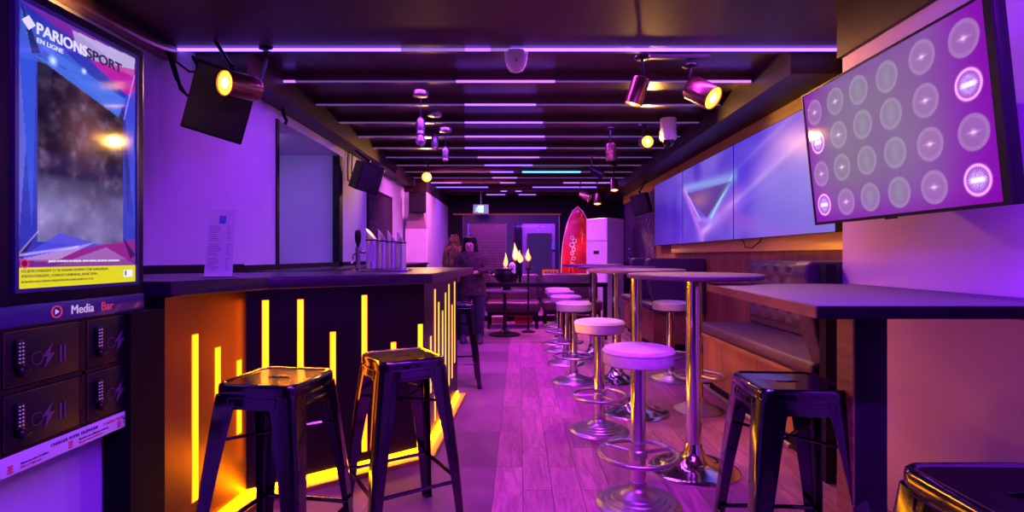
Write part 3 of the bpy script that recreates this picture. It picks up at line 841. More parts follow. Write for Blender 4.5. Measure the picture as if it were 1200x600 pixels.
sp_ = raster('screen', W_, H_, .0028, ad, vcm('advert screen glass', 1.0, .06, 0, spec=.6), dp, face_px(XD, y0, z0))
Mt = lambda dy, dz, rot=0.0: face_px(XD+.0012, y0+dy, z0+dz) @ Matrix.Rotation(rot, 4, 'Z')
tw = em('advert white lettering', (.75, .7, .95), 1.0); td = em('advert dark lettering', (.01, .01, .05), 1.0); ty = em('advert small print', (.18, .15, .01), 1.0)
text('lettering', 'PARIONS', .046, tw, dp, Mt(.058, H_-.075, -.01), sx=.98, bold=.0010)
text('lettering', 'EN LIGNE', .020, tw, dp, Mt(.060, H_-.101, -.01), sx=1.05)
text('lettering', 'SPORT', .045, td, dp, Mt(.238, H_-.077, -.01), sx=1.15, bold=.0010)
dm = MB(); dm.box((XD+.001, y0+.035, z1-.055), (.001, .030, .030), (PI/4, 0, 0)); dm.build('diamond_emblem', tw, dp)
text('lettering', "LES JEUX D'ARGENT ET DE HASARD PEUVENT ÊTRE DANGEREUX :", .0118, ty, dp, Mt(.012, .046), sx=.92)
text('lettering', "PERTES D'ARGENT, CONFLITS FAMILIAUX, ADDICTION…", .0118, ty, dp, Mt(.012, .031), sx=.92)
text('lettering', "RETROUVEZ NOS CONSEILS SUR JOUEURS-INFO-SERVICE.FR (09 74 75 13 13)", .0085, ty, dp, Mt(.012, .016), sx=.88)
text('lettering', "JOUER COMPORTE DES RISQUES : ENDETTEMENT, ISOLEMENT, DEPENDANCE", .009, tw, dp, Mt(.10, .075), sx=.9)

# locker box
XK = -1.385
ky0, ky1 = 1.385, 1.955
kz0, kz1 = .600, 1.062
lk = thing('charging_locker', (XK, (ky0+ky1)/2, kz0), 'black phone charging locker with four keypad doors on the left wall', 'locker')
MB().bx(XP, XK-.012, ky0, ky1, kz0, kz1, .003).build('body', M['plastic'], lk)
MB().bx(XK-.012, XK, ky0, ky1, 1.004, kz1, .002).build('header', M['navy'], lk)
MB().bx(XK-.012, XK, ky0, ky1, kz0, .655, .002).build('label_strip', M['labelpink'], lk)
fr_ = MB()
for a, b_ in ((ky0, 1.417), (1.679, 1.694), (1.933, ky1)): fr_.bx(XK-.012, XK-.002, a, b_, .655, 1.004)
fr_.bx(XK-.012, XK-.002, 1.417, 1.933, .824, .836); fr_.bx(XK-.012, XK-.002, 1.417, 1.933, .655, .662); fr_.bx(XK-.012, XK-.002, 1.417, 1.933, .998, 1.004)
fr_.build('frame', M['blackmetal'], lk)
hdr = lambda dy, dz: face_px(XK+.001, dy, dz)
text('lettering', 'Media', .040, M['logowhite'], lk, hdr(1.635, 1.020), sx=.92)
text('lettering', 'Bar', .040, M['logored'], lk, hdr(1.753, 1.020), sx=.95)
rg = MB(); rg.torus((XK+.001, 1.585, 1.033), .017, .0022, 30, 6, M=Matrix.Rotation(PI/2, 3, 'Y')); rg.build('logo_ring', M['logored'], lk)
rg = MB(); rg.rings([[V(XK+.0005, 1.580, 1.025), V(XK+.0005, 1.580, 1.041), V(XK+.0005, 1.594, 1.033)], [V(XK+.0015, 1.580, 1.025), V(XK+.0015, 1.580, 1.041), V(XK+.0015, 1.594, 1.033)]], smooth=False)
rg.build('logo_arrow', M['logowhite'], lk)
lines = [(1.565, .634, 'CHARGER VOTRE TÉLÉPHONE', M['inkdark'], .0135), (1.762, .634, '/ CHARGE YOUR PHONE', M['inkred'], .0125),
         (1.470, .620, 'Entrez un code à 4 chiffres', M['inkdark'], .0085), (1.470, .610, 'Enter a 4 digit code', M['inkred'], .0085),
         (1.665, .620, 'Branchez votre téléphone et fermez', M['inkdark'], .0085), (1.665, .610, 'Plug your phone in and close', M['inkred'], .0085),
         (1.850, .628, 'Récupérez-le', M['inkdark'], .0085), (1.850, .618, 'Collect it', M['inkred'], .0085)]
for dy, dz, s, m_, sz in lines: text('lettering', s, sz, m_, lk, hdr(dy, dz), sx=.95)
for yy in (1.44, 1.635, 1.832):
    g = MB()
    for k in range(3): g.bx(XK, XK+.001, yy-.008, yy+.008, .607+k*.008, .6125+k*.008)
    g.bx(XK, XK+.0008, yy-.002, yy+.002, .607, .628); g.build('pictogram', M['inkred'], lk)
for (a, b_) in ((1.417, 1.679), (1.694, 1.933)):
    for (c, d) in ((.836, .998), (.662, .824)):
        dr = MB().bx(XK-.012, XK-.001, a+.003, b_-.003, c+.003, d-.003, .003).build('door', M['plastic'], lk)
        rim = MB()
        for (p0, p1, q0, q1) in ((a+.005, b_-.005, d-.0065, d-.005), (a+.005, b_-.005, c+.005, c+.0065), (a+.005, a+.0065, c+.005, d-.005), (b_-.0065, b_-.005, c+.005, d-.005)):
            rim.bx(XK-.002, XK+.0006, p0, p1, q0, q1)
        rim.build('rim', M['copper'], dr)
        ky = a+.045; 
        MB().bx(XK-.002, XK+.010, ky-.014, ky+.014, c+.055, d-.030, .004).build('keypad', M['blackmetal'], dr)
        kb = MB()
        for r_ in range(6):
            for q in (-1, 1): kb.sphere((XK+.011, ky+q*.005, d-.040-r_*.0105), .0024, 6)
        kb.build('buttons', M['keys'], dr)
        kn = MB(); kn.lathe([(.013, 0), (.013, .012), (.009, .016)], (XK+.003, ky+.004, c+.045), 18, Matrix.Rotation(PI/2, 3, 'Y')); kn.box((XK+.016, ky+.008, c+.040), (.008, .028, .007), (.5, 0, 0), .002)
        kn.build('knob', M['blackmetal'], dr)
        b2 = MB(); yy = a+.135; zz = c+.035
        bolt = [(yy+.02, zz+.07), (yy-.015, zz+.035), (yy+.003, zz+.035), (yy-.008, zz), (yy+.028, zz+.042), (yy+.010, zz+.042)]
        b2.rings([[V(XK-.0008, p_, q_) for p_, q_ in bolt], [V(XK+.0002, p_, q_) for p_, q_ in bolt]], smooth=False)
        for o_y in (.045, .06): b2.bx(XK-.0008, XK+.0002, yy+o_y, yy+o_y+.006, zz+.01, zz+.06)
        b2.torus((XK, yy-.03, zz+.035), .018, .0012, 20, 5, M=Matrix.Rotation(PI/2, 3, 'Y'))
        b2.build('printed_symbol', M['lockerfaint'], dr)

# ------------------------------------------------------------------ television on the right nib wall
TX = 1.56
def tvp(px, py):
    """view ray with the tilted screen plane"""
    tb = .067
    # plane x = TX - tb*(z - zb)/.63
    zb = 1.36; k = tb/.63
    dx, dz = (px-CX)/F, -(py-CY)/F
    # dx*Y = TX - k*(EYE + dz*Y - zb)
    Y = (TX - k*(EYE-zb))/(dx + k*dz)
    return V(dx*Y, Y, EYE+dz*Y)
bl_, br_ = tvp(956, 264), tvp(1188, 242)
tl_ = tvp(942.5, 111)
ang = math.atan2(.067, .63)
TW = bl_.y-br_.y; TH = (tl_-V(bl_.x, bl_.y, bl_.z)).length
tv = thing('television', (TX, (bl_.y+br_.y)/2, bl_.z), 'large tilted television showing rows of pale discs on magenta, on the right wall', 'television')
MT = Matrix.Translation((bl_.x, bl_.y, bl_.z)) @ Matrix(((math.cos(ang)*0+0, -math.sin(ang), -math.cos(ang), 0), (-1, 0, 0, 0), (0, math.cos(ang), -math.sin(ang), 0), (0, 0, 0, 1)))
def tbox(a, b, c, d, e, f_, bev=0): 
    m_ = MB().bx(a, b, c, d, e, f_, bev); bmesh.ops.transform(m_.bm, matrix=MT, verts=m_.bm.verts[:]); return m_
tbox(0, TW, 0, TH, -.045, -.006, .004).build('housing', M['plastic'], tv)
z_ = MB()
for q in ((0, TW, 0, .014), (0, TW, TH-.009, TH), (0, .009, .014, TH-.009), (TW-.03, TW, .014, TH-.009)): z_.bx(q[0], q[1], q[2], q[3], -.006, .004)
bmesh.ops.transform(z_.bm, matrix=MT, verts=z_.bm.verts[:]); z_.build('bezel', M['plastic'], tv)
tbox(TW*.5-.03, TW*.5+.03, -.006, 0, -.01, .002).build('logo_tab', M['blackmetal'], tv)
tbox(TW*.35, TW*.65, TH*.3, TH*.7, -.075, -.045).build('wall_mount', M['blackmetal'], tv)
MB().bx(TX+.02, XRN, (bl_.y+br_.y)/2-.15, (bl_.y+br_.y)/2+.15, 1.52, 1.80).build('wall_plate', M['blackmetal'], tv)
sw, sh = TW-.039, TH-.023
cent = {5: [(1128, 45), (1134, 99), (1140, 155), (1145, 211)], 0: [(954, 132), (958, 167.5), (962, 204), (965.5, 240)],
        4: [(1079, 67), (1083.5, 118), (1089, 169), (1094, 219.5)], 3: [(1038, 90), (1043, 133.5), (1048, 179), (1053, 225.5)],
        2: [(1005, 105.5), (1010, 146), (1015, 188), (1019, 231)], 1: [(978, 119), (982, 158), (986, 196), (991, 236.5)]}
MI = MT.inverted()
circ = []
for cidx, lst in cent.items():
    for ri, (px, py) in enumerate(lst):
        q = MI @ tvp(px, py)
        circ.append((q.x-.009, q.y-.014, cidx, ri))
def tvimg(u, v, X, Y):
    c = np.zeros(X.shape+(3,))
    edge = S(128, 4, 165); mid = S(142, 118, 154)
    g_ = np.exp(-(((u-.44)/.40)**4)) * np.exp(-(((v-.60)/.52)**4))
    g_ = np.clip(g_*(.55+.6*vnoise(X, Y, 3, 4, 2)), 0, 1)
    c[:] = edge*(1-g_[..., None])+mid*g_[..., None]*.8
    for cx, cy, ci, ri in circ:
        d = np.hypot(X-cx, Y-cy)
        lit = ci in (0, 5) and ri in (1, 3)
        R = .054 if lit else .061
        if lit:
            k = np.exp(-((d-R*.93)/.0045)**2)
            inside = (d < R*.88)
            c[inside] = c[inside]*.3+S(125, 45, 170)*.9
            a = np.arctan2(Y-cy, X-cx)
            ray = (np.sin(a*26)*.5+.5)*np.clip(1-d/(R*.85), 0, 1)
            c += (ray*inside)[..., None]*np.array([.5, .4, .6])
            ban = np.exp(-(((X-cx)/(R*.55))**4))*np.exp(-(((Y-cy)/(R*.16))**4))
            c += ban[..., None]*np.array([.9, .8, .9])
            spk = (np.abs(np.sin(a*14+ri))**6)*np.clip(1-np.abs(d/R-.45)/.4, 0, 1)
            c += (spk*inside)[..., None]*np.array([.6, .5, .7])
            c += k[..., None]*np.array([1.1, .45, 1.1])
        else:
            m = d < R
            tint = S(165, 120, 180) if ci in (0, 5, 4) or (ci == 1 and ri == 3) else S(148, 132, 160)
            c[m] = c[m]*.45 + tint*.55
            c += (np.exp(-((d-R)/.003)**2)*.10 + np.exp(-((d-R*.86)/.0025)**2)*.07)[..., None]*np.array([1, .9, 1])
            if ci in (0, 1, 4, 5):
                c += (np.exp(-(d/.010)**2)*.35+np.exp(-((X-cx)/.022)**2-((Y-cy)/.004)**2)*.3)[..., None]*np.array([1, .75, .9])
            else:
                c += (np.exp(-((X-cx)/.02)**2-((Y-cy)/.04)**2)*.05)[..., None]*np.array([.3, 1, .3])
    return np.clip(c, 0, None)
raster('screen', sw, sh, .0032, tvimg, vcm('television screen', 1.12, .07, 0, spec=.22), tv, MT @ Matrix.Translation((.009, .014, -.002)))

# ------------------------------------------------------------------ video wall
XV = 2.17
seams = [hitx(767, 300, XV).y, hitx(800, 300, XV).y, hitx(859.7, 300, XV).y, 3.62]
zv0, zv1 = 1.362, 2.325
Yall = seams[0]-seams[-1]
def wallimg(off):
    def f_(u, v, X, Y):
        # metres along the whole wall from its far end
        s = X+off; t = Y
        def P(px, py): 
            q = hitx(px, py, XV); return (seams[0]-q.y, q.z-zv0)
        c = np.zeros(X.shape+(3,))
        n1 = vnoise(s, t, 1.1, 11, 3); n2 = vnoise(s+3, t+1, 2.2, 12, 2)
        base = S(84, 48, 205); lt = S(146, 118, 228); dkb = S(56, 18, 180)
        c[:] = base
        k = np.clip((n1-.42)*3, 0, 1)[..., None]; c = c*(1-k*.6)+lt*k*.6
        k = np.clip((n2-.5)*3, 0, 1)[..., None]; c = c*(1-k*.6)+dkb*k*.6
        k = np.clip((1.4-s)/1.2, 0, 1)[..., None]; c = c*(1-k*.7) + S(62, 28, 150)*k*.7
        k = np.clip((s-3.4)/1.0, 0, 1)[..., None]*np.clip(1.1-t, 0, 1)[..., None]; c = c*(1-k*.5) + S(150, 140, 225)*k*.5
        def L(a, b_, w_, col, amt):
            nonlocal c
            m = seg(s, t, P(*a), P(*b_), w_)[..., None]*amt
            c = c*(1-m)+np.array(col)*m
        L((822, 274), (955, 140), .10, S(170, 112, 235), .9); L((822, 274), (955, 150), .035, S(208, 165, 252), .85); L((835, 262), (960, 175), .05, S(150, 110, 240), .7); L((870, 160), (958, 150), .12, S(80, 40, 215), .6); L((905, 215), (955, 205), .22, S(160, 140, 232), .6); L((862, 200), (945, 120), .03, S(150, 110, 240), .6)
        L((801, 222), (862, 208), .05, S(150, 175, 240), .7)
        L((802, 224), (823, 280), .05, S(190, 110, 240), .9); L((803, 224), (820, 258), .02, S(215, 160, 255), .9)
        L((860, 204), (832, 257), .05, S(130, 165, 240), .9); L((858, 207), (833, 256), .018, S(180, 215, 250), .9)
        L((815, 257), (833, 260), .03, S(180, 130, 245), .7)
        L((860, 162), (874, 215), .25, S(70, 40, 215), .6); L((845, 250), (935, 285), .10, S(160, 90, 215), .5)
        L((900, 250), (930, 200), .35, S(130, 115, 225), .5)
        L((768, 225), (800, 218), .05, S(110, 60, 200), .5)
        # dark inside of the triangle
        a, b_, d_ = P(805, 228), P(857, 213), P(828, 256)
        sd = lambda p_, q_: (q_[0]-p_[0])*(t-p_[1])-(q_[1]-p_[1])*(s-p_[0])
        s1, s2, s3 = sd(a, b_), sd(b_, d_), sd(d_, a)
        ins = ((s1 > 0) & (s2 > 0) & (s3 > 0)) | ((s1 < 0) & (s2 < 0) & (s3 < 0))
        q = P(818, 236)
        c[ins] = c[ins]*.35 + S(95, 45, 110)*.5
        gl_ = np.exp(-(((s-q[0])/.35)**2+((t-q[1])/.10)**2))[..., None]*ins[..., None]
        c = c + gl_*np.array([.22, .07, .0])
        return np.clip(c, 0, None)
    return f_
vmat = vcm('video wall screen', 1.0, .35, 0, spec=.12)
vl = ['farthest video wall screen, dim violet, beside the tufted wall', 'middle video wall screen showing a glowing triangle', 'nearest video wall screen with blue violet light beams, partly behind the tilted television']
for i in range(3):
    ya, yb2 = seams[i], seams[i+1]
    t = thing('video_screen', (XV, (ya+yb2)/2, zv0), vl[i], 'screen', 'video wall screens')
    MB().bx(XV+.003, XR-.052, yb2+.004, ya-.004, zv0+.004, zv1-.004).build('housing', M['plastic'], t)
    z_ = MB()
    z_.bx(XV-.003, XV+.003, yb2, yb2+.006, zv0, zv1); z_.bx(XV-.003, XV+.003, ya-.006, ya, zv0, zv1)
    z_.bx(XV-.003, XV+.003, yb2, ya, zv0, zv0+.006); z_.bx(XV-.003, XV+.003, yb2, ya, zv1-.006, zv1)
    z_.build('bezel', M['plastic'], t)
    raster('screen', ya-yb2-.012, zv1-zv0-.012, .008, wallimg(seams[0]-ya), vmat, t, face_nx(XV, ya-.006, zv0+.006))
cb_ = MB()
q = hitx(880, 283, XV+.02)
cb_.tube([(q.x, hitx(868, 290, XV).y, zv0+.0), (q.x-.02, hitx(874, 292, XV).y, zv0-.08), (q.x-.02, hitx(881, 292, XV).y, zv0-.09), (q.x, hitx(888, 290, XV).y, zv0-.03), (q.x, hitx(890, 285, XV).y, zv0+.0)], .006, 6)
tag(cb_.build('cable', M['plastic'], None), 'black cable looping below the nearest video wall screen', 'cable')

# ------------------------------------------------------------------ tufted panels
def tufted(name, mat, parent, mw, w, h, cols, rows, depth=.022, res=.02, but=None, butr=.01, sub=False):
    nx, ny = max(8, int(w/res)), max(6, int(h/res))
    X, Y = np.meshgrid(np.linspace(0, w, nx+1), np.linspace(0, h, ny+1))
    dx, dy = w/cols, h/rows
    a = (X/dx+Y/dy); b_ = (X/dx-Y/dy)
    Z = depth*np.abs(np.cos(PI*a/1.0*1.0))**.5*0
    Z = depth*(np.abs(np.sin(PI*a))**.45)*(np.abs(np.sin(PI*b_))**.45)
    e = np.minimum(np.minimum(X, w-X), np.minimum(Y, h-Y)); Z = Z*np.clip(e/.03, 0, 1)+.004
    Z[0, :] = 0; Z[-1, :] = 0; Z[:, 0] = 0; Z[:, -1] = 0
    bm_ = MB(); vs = [[bm_.bm.verts.new(mw @ V(X[j, i], Y[j, i], Z[j, i])) for i in range(nx+1)] for j in range(ny+1)]
    for j in range(ny):
        for i in range(nx):
            f_ = bm_.bm.faces.new((vs[j][i], vs[j][i+1], vs[j+1][i+1], vs[j+1][i])); f_.smooth = True
    o = bm_.build(name, mat, parent)
    bt = MB()
    for r in range(0, rows*2+1):
        for c_ in range(0, cols*2+1):
            if (r+c_) % 2 == 0 and 0 < r < rows*2 and 0 < c_ < cols*2:
                p_ = mw @ V(c_*dx/2, r*dy/2, .004); bt.sphere(p_, butr, 6)
    bt.build('buttons', but or mat, o if parent is not None else o)
    return o
tw_ = tufted('wall_padding', M['velvet'], None, face_nx(XR-.004, 11.35, 1.05), 2.5, 1.38, 9, 7, .02, .03, M['chrome'], .012)
tag(tw_, kind='structure')

# booth benches
def bench(y0, y1, loc_label, end_curve, name='booth_bench', backs=None):
    XF, ZS = 1.60, .612
    t = thing(name, (1.9, (y0+y1)/2, 0), loc_label, 'bench')
    MB().bx(XF+.045, XR-.01, y0+.02, y1-.02, .12, .53).build('base_panel', M['wallwood'], t)
    MB().bx(XF+.10, XR-.01, y0+.04, y1-.04, 0, .12).build('plinth', M['darkpaint'], t)
    MB().bx(XF, XR-.01, y0, y1, .53, ZS, .03, 3).build('seat', M['leather'], t)
    MB().bx(XF+.005, XF+.035, y0+.01, y1-.01, .505, .53).build('seat_trim', M['edgewood'], t)
    MB().tube([(XF-.06, y0+.1, .12), (XF-.06, y1-.1, .12)], .014, 10).build('foot_rail', M['brushed'], t)
    br = MB()
    for yy in (y0+.25, y1-.25): br.tube([(XF-.06, yy, .12), (XF+.10, yy, .12)], .010, 8)
    br.build('rail_bracket', M['blackmetal'], t)
    for (a, b_) in (backs or [(y0, y1)]):
        bk = MB().bx(2.06, XR-.005, a, b_, ZS, 1.165, .03, 3).build('backrest', M['leather'], t)
        tf = tufted('tufting', M['leather'], bk, face_nx(2.058, b_-.04, ZS+.06), b_-a-.08, 1.14-ZS-.06, max(3, int((b_-a)/.2)), 3, .03, .02, M['leather'], .014)
    return t
b1 = bench(2.90, 4.75, 'wood based booth bench with tufted backrest under the nearest video wall screen', True, backs=[(3.05, 4.75)])
# curved dark end wing of the near booth
wing = MB()
prof = [(1.655, .50), (1.66, .62), (1.615, .75), (1.575, .95), (1.555, 1.10), (1.565, 1.155), (1.60, 1.17), (2.26, 1.17), (2.26, .50)]
wing.rings([[V(x, 2.875, z) for x, z in prof], [V(x, 3.02, z) for x, z in prof]], smooth=False)
wo = wing.build('end_wing', M['leather'], b1, bevel=.012)
MB().bx(1.665, 1.75, 2.90, 2.99, 0, .50).build('leg', M['blackmetal'], b1)
b2 = bench(6.45, 8.3, 'dark tufted booth bench in the far stretch beside the farthest high tables', True, backs=[(6.6, 7.3), (7.46, 8.25)])
for (a, b_) in ((6.42, 6.58), (7.31, 7.45)):
    wg = MB().rings([[V(x, a, z) for x, z in prof], [V(x, b_, z) for x, z in prof]], smooth=False).build('end_wing', M['leather'], b2, bevel=.012)

# ------------------------------------------------------------------ near wall table
wt = thing('fixed_table', (1.3, 2.1, 0), 'large rectangular high table with a black post, fixed to the right wall', 'table')
TZ = 1.055
MB().prism([(.875, 1.55), (XRN-.002, 1.55), (XRN-.002, 2.77), (.99, 2.77)], TZ-.038, TZ).build('table_top', [M['tabletop']], wt, bevel=.004)
eb = MB()
eb.prism([(.874, 1.549), (.989, 2.771), (.983, 2.771), (.868, 1.549)], TZ-.037, TZ-.002); eb.build('edge_band', M['edgewood'], wt)
MB().bx(.874, XRN-.002, 1.543, 1.5495, TZ-.039, TZ-.002).build('front_edge_band', M['voidblack'], wt)['label'] = 'black front edge'
MB().bx(1.073, 1.178, 1.69, 1.775, 0, TZ-.038, .002).build('post', M['darkpaint'], wt)
MB().bx(1.067, 1.073, 1.69, 1.775, 0, TZ-.038).build('post_lit_side', M['edgewood'], wt)['label'] = 'left side of the post with amber light in its colour'  # brown tone stands for amber light on the black post's left face
MB().bx(.98, 1.27, 1.62, 1.85, TZ-.046, TZ-.038).build('top_plate', M['blackmetal'], wt)
MB().bx(1.02, 1.23, 1.63, 1.84, 0, .012, .003).build('foot_plate', M['blackmetal'], wt)
MB().bx(XRN-.035, XRN-.002, .9, 2.7, TZ-.075, TZ-.040).build('wall_cleat', M['edgewood'], wt)

# ------------------------------------------------------------------ speakers
def speaker(loc, size, rot, label, arm_to, group='black wall speakers', logo=True):
    t = thing('loudspeaker', loc, label, 'speaker', group)
    t.rotation_euler = rot
    w_, d_, h_ = size
    # trapezoid cabinet: wider front (-Y local)
    bm_ = MB()
    P_ = [(-w_/2, -d_/2), (w_/2, -d_/2), (w_*.36, d_/2), (-w_*.36, d_/2)]
    bm_.prism(P_, -h_/2, h_/2); bm_.build('cabinet', M['plastic'], t, local=True, bevel=.008)
    MB().bx(-w_*.46, w_*.46, -d_/2-.008, -d_/2+.001, -h_*.46, h_*.46, .004).build('grille', M['grille'], t, local=True)
    MB().sphere((0, -d_/2-.009, h_*.06), .008, 8).build('badge', M['copper'], t, local=True)
    bk = MB()
    a = Vector(arm_to)
    up = a-Vector(loc)
    inv = Euler(rot).to_matrix().inverted()
    tgt = inv @ up
    top = Vector((0, d_*.1, h_/2))
    bk.tube([top, top+Vector((0, 0, .03)), tgt], .012, 8); bk.box(top, (.06, .06, .012)); bk.sphere(top+Vector((0, 0, .03)), .022, 8)
    bk.build('bracket', M['blackmetal'], t, local=True)
    return t
speaker((-1.895, 3.38, 2.17), (.34, .30, .42), (math.radians(12), math.radians(14), math.radians(28)), 'largest black loudspeaker hung at the upper left behind a glowing spotlight', (-1.98, 3.45, 2.6))
speaker((-1.83, 6.3, 2.14), (.30, .26, .33), (math.radians(16), math.radians(10), math.radians(48)), 'black loudspeaker hung by the dark opening in the left wall', (-1.95, 6.3, 2.46))
speaker((-1.78, 9.35, 2.14), (.30, .22, .36), (0, 0, math.radians(4)), 'farthest black loudspeaker on the left wall above the white cupboard', (-1.78, 9.35, 2.46))
speaker((2.03, 8.7, 2.06), (.28, .24, .34), (math.radians(10), math.radians(-12), math.radians(-35)), 'black loudspeaker hung at the tufted wall left of the video wall', (2.1, 8.7, 2.46))

# ------------------------------------------------------------------ spotlights
LAMPS = []
def spot(pos, aim, label, lit=True, r=.048, L_=.15, power=18, mount=None, mat='copper', mpos=None):
    pos = Vector(pos); aim = Vector(aim).normalized()
    z = aim; a = Vector((0, 0, 1)) if abs(z.z) < .95 else Vector((1, 0, 0))
    x = a.cross(z).normalized(); y = z.cross(x)
    R = Matrix((x, y, z)).transposed()
    t = thing('spotlight', pos, label, 'spotlight', 'ceiling spotlights')
    MB().lathe([(r*.55, -L_), (r*.95, -L_+.01), (r, -L_+.02), (r, 0), (r*.93, .002), (r*.93, -.012)], pos, 28, R).build('housing', M[mat], t)
    if lit:
        MB().lathe([(.001, -.010), (r*.90, -.010), (r*.9, -.006), (r*.55, -.002), (.001, .0)], pos, 28, R).build('lens', M['bulbglow'], t)
        MB().lathe([(.001, -.001), (r*.40, -.001), (r*.3, .004), (.001, .006)], pos, 20, R).build('bulb', M['bulbcore'], t)
        ld = bpy.data.lights.new('spot_beam', 'SPOT'); ld.energy = power; ld.color = (1, .42, .08); ld.spot_size = math.radians(125); ld.spot_blend = .7; ld.shadow_soft_size = .04
        lo = bpy.data.objects.new('spot_beam', ld); COL.objects.link(lo); lo.location = pos + aim*.03
        lo.rotation_euler = (-aim).to_track_quat('Z', 'Y').to_euler()
    else:
        MB().lathe([(.001, -.010), (r*.90, -.010), (r*.5, -.004), (.001, -.002)], pos, 24, R).build('lens', M['glassy'], t)
    back = pos - aim*L_
    mz = ZJ if mount is None else mount
    mp_ = Vector((back.x, back.y, mz)) if mpos is None else Vector(mpos)
    MB().tube([back+aim*.03, back-aim*.02, mp_ - Vector((0, 0, .05)), mp_-Vector((0, 0, .012))], .011, 8).build('arm', M['blackmetal'], t)
    MB().lathe([(.03, -.02), (.055, -.012), (.055, 0)], mp_, 24).build('ceiling_mount', M['blackmetal'], t)
    return t
p = hity(263, 97, 3.0)
spot(p, (-.44, -.89, -.10), 'largest copper spotlight at the upper left, glowing amber beside the speaker', r=.074, L_=.21, power=150, mpos=(-1.70, 3.58, 2.60))
p = hity(742, 122, 3.70)
spot(p, (-.30, .12, -.95), 'copper spotlight pointing straight down beside the front right pair', lit=True, r=.062, L_=.19, power=80, mount=2.585)
p = hity(836, 115, 3.70)
spot(p, (.52, -.62, -.55), 'glowing copper spotlight facing the camera below the front right strip', r=.085, L_=.22, power=90, mount=2.585)
tr_ = MB().bx(.86, 1.34, 3.70, 3.735, 2.585, 2.61); 
tag(tr_.build('lamp_track', M['blackmetal'], None), 'short black lighting track carrying the front right pair of spotlights', 'track')
p = hity(759, 166, 5.5)
spot(p, (.05, -.96, -.10), 'round amber spotlight facing the camera beside the white dome camera', r=.066, L_=.14, power=60)
p = hity(717, 188, 5.8)
spot(p, (.1, .05, -1), 'unlit copper spotlight hanging in front of the middle joists', lit=False, r=.06, L_=.19)
p = hity(706, 206, 7.3); spot(p, (.8, -.2, -.5), 'small unlit spotlight tilted towards the right wall', lit=False, r=.055, L_=.17, mat='blackmetal')
p = hity(720, 223, 8.1); spot(p, (0, -.2, -1), 'small glowing spotlight near the far end of the right beam', r=.062, L_=.18, power=90)
p = hity(700, 239, 9.9); spot(p, (0, -.15, -1), 'small glowing spotlight above the white floor air conditioner', r=.075, L_=.2, power=110)
p = hity(691, 233, 9.7); spot(p, (.7, -.5, -.5), 'small unlit spotlight above the red surfboard', lit=False, r=.07, L_=.22)
p = hity(500, 207.5, 7.6); spot(p, (.03, -.97, -.1), 'round amber spotlight near the left beam above the bar', r=.075, L_=.14, power=60)

# pendants
def pendant(px, ypx_top, Y, yb, bulb, label):
    x = (px-CX)/F*Y
    t = thing('pendant_lamp', (x, Y, ZJ), label, 'pendant lamp', 'pendant lamps above the bar')
    MB().lathe([(.02, ZJ-.045), (.065, ZJ-.038), (.068, ZJ-.03), (.068, ZJ-.004)], (x, Y, 0), 24).build('ceiling_rose', M['brushed'], t)
    zb = EYE-(yb[0]-CY)/F*Y; ze = EYE-(yb[1]-CY)/F*Y
    MB().cyl((x, Y, ZJ-.04), (x, Y, zb), .004, n=8).build('cord', M['plastic'], t)
    MB().lathe([(.022, ze), (.036, ze+.005), (.036, ze+.02), (.030, ze+.03), (.036, ze+.045), (.036, zb-.035), (.030, zb-.02), (.012, zb)], (x, Y, 0), 24).build('socket', M['brushed'], t)
    if bulb:
        MB().lathe([(.003, ze-.10), (.026, ze-.092), (.042, ze-.065), (.044, ze-.05), (.034, ze-.02), (.022, ze)], (x, Y, 0), 24).build('bulb', M['glassy'], t)
pendant(493, 107, 4.5, (137, 158), True, 'nearest pendant lamp with a clear unlit globe bulb')
pendant(509.5, 133, 5.15, (157, 175), False, 'middle of the three ceiling pendants, bare socket without a bulb')
pendant(522, 151, 5.8, (172, 189), False, 'farthest of the three ceiling pendants, bare socket without a bulb')

# detector and dome camera
p = hity(605, 64, 3.75)
t = thing('motion_detector', (p.x, 3.62, 2.45), 'white shield shaped detector hanging under the nearest ceiling strip', 'detector')
zt_ = 2.60
prof = [(.078, zt_-.01), (.080, zt_-.03), (.076, zt_-.07), (.066, zt_-.11), (.045, zt_-.145), (.015, zt_-.158)]
rings = []
for wd, z in prof: rings.append([V(p.x+wd*math.cos(a), 3.59+.05*math.sin(a)*wd/.08, z) for a in np.linspace(0, 2*PI, 24, endpoint=False)])
MB().rings(rings).build('shell', M['white'], t)
MB().bx(p.x-.05, p.x+.05, 3.56, 3.62, zt_-.012, zt_).build('bracket', M['white'], t)
MB().sphere((p.x, 3.542, zt_-.09), .010, 8).build('sensor_eye', M['greyplastic'], t)
p = hity(783, 165, 5.4)
t = thing('dome_camera', (p.x, 5.4, p.z), 'white dome camera fixed beside the right hand ceiling beam', 'camera')
MB().lathe([(.07, p.z+.0), (.085, p.z+.02), (.085, p.z+.09), (.08, p.z+.11), (.08, ZJ)], (p.x, 5.4, 0), 28).build('housing', M['white'], t)
MB().lathe([(.002, p.z-.065), (.03, p.z-.058), (.05, p.z-.04), (.062, p.z-.01), (.064, p.z+.002)], (p.x, 5.4, 0), 24).build('dome', M['stoolblack'], t)

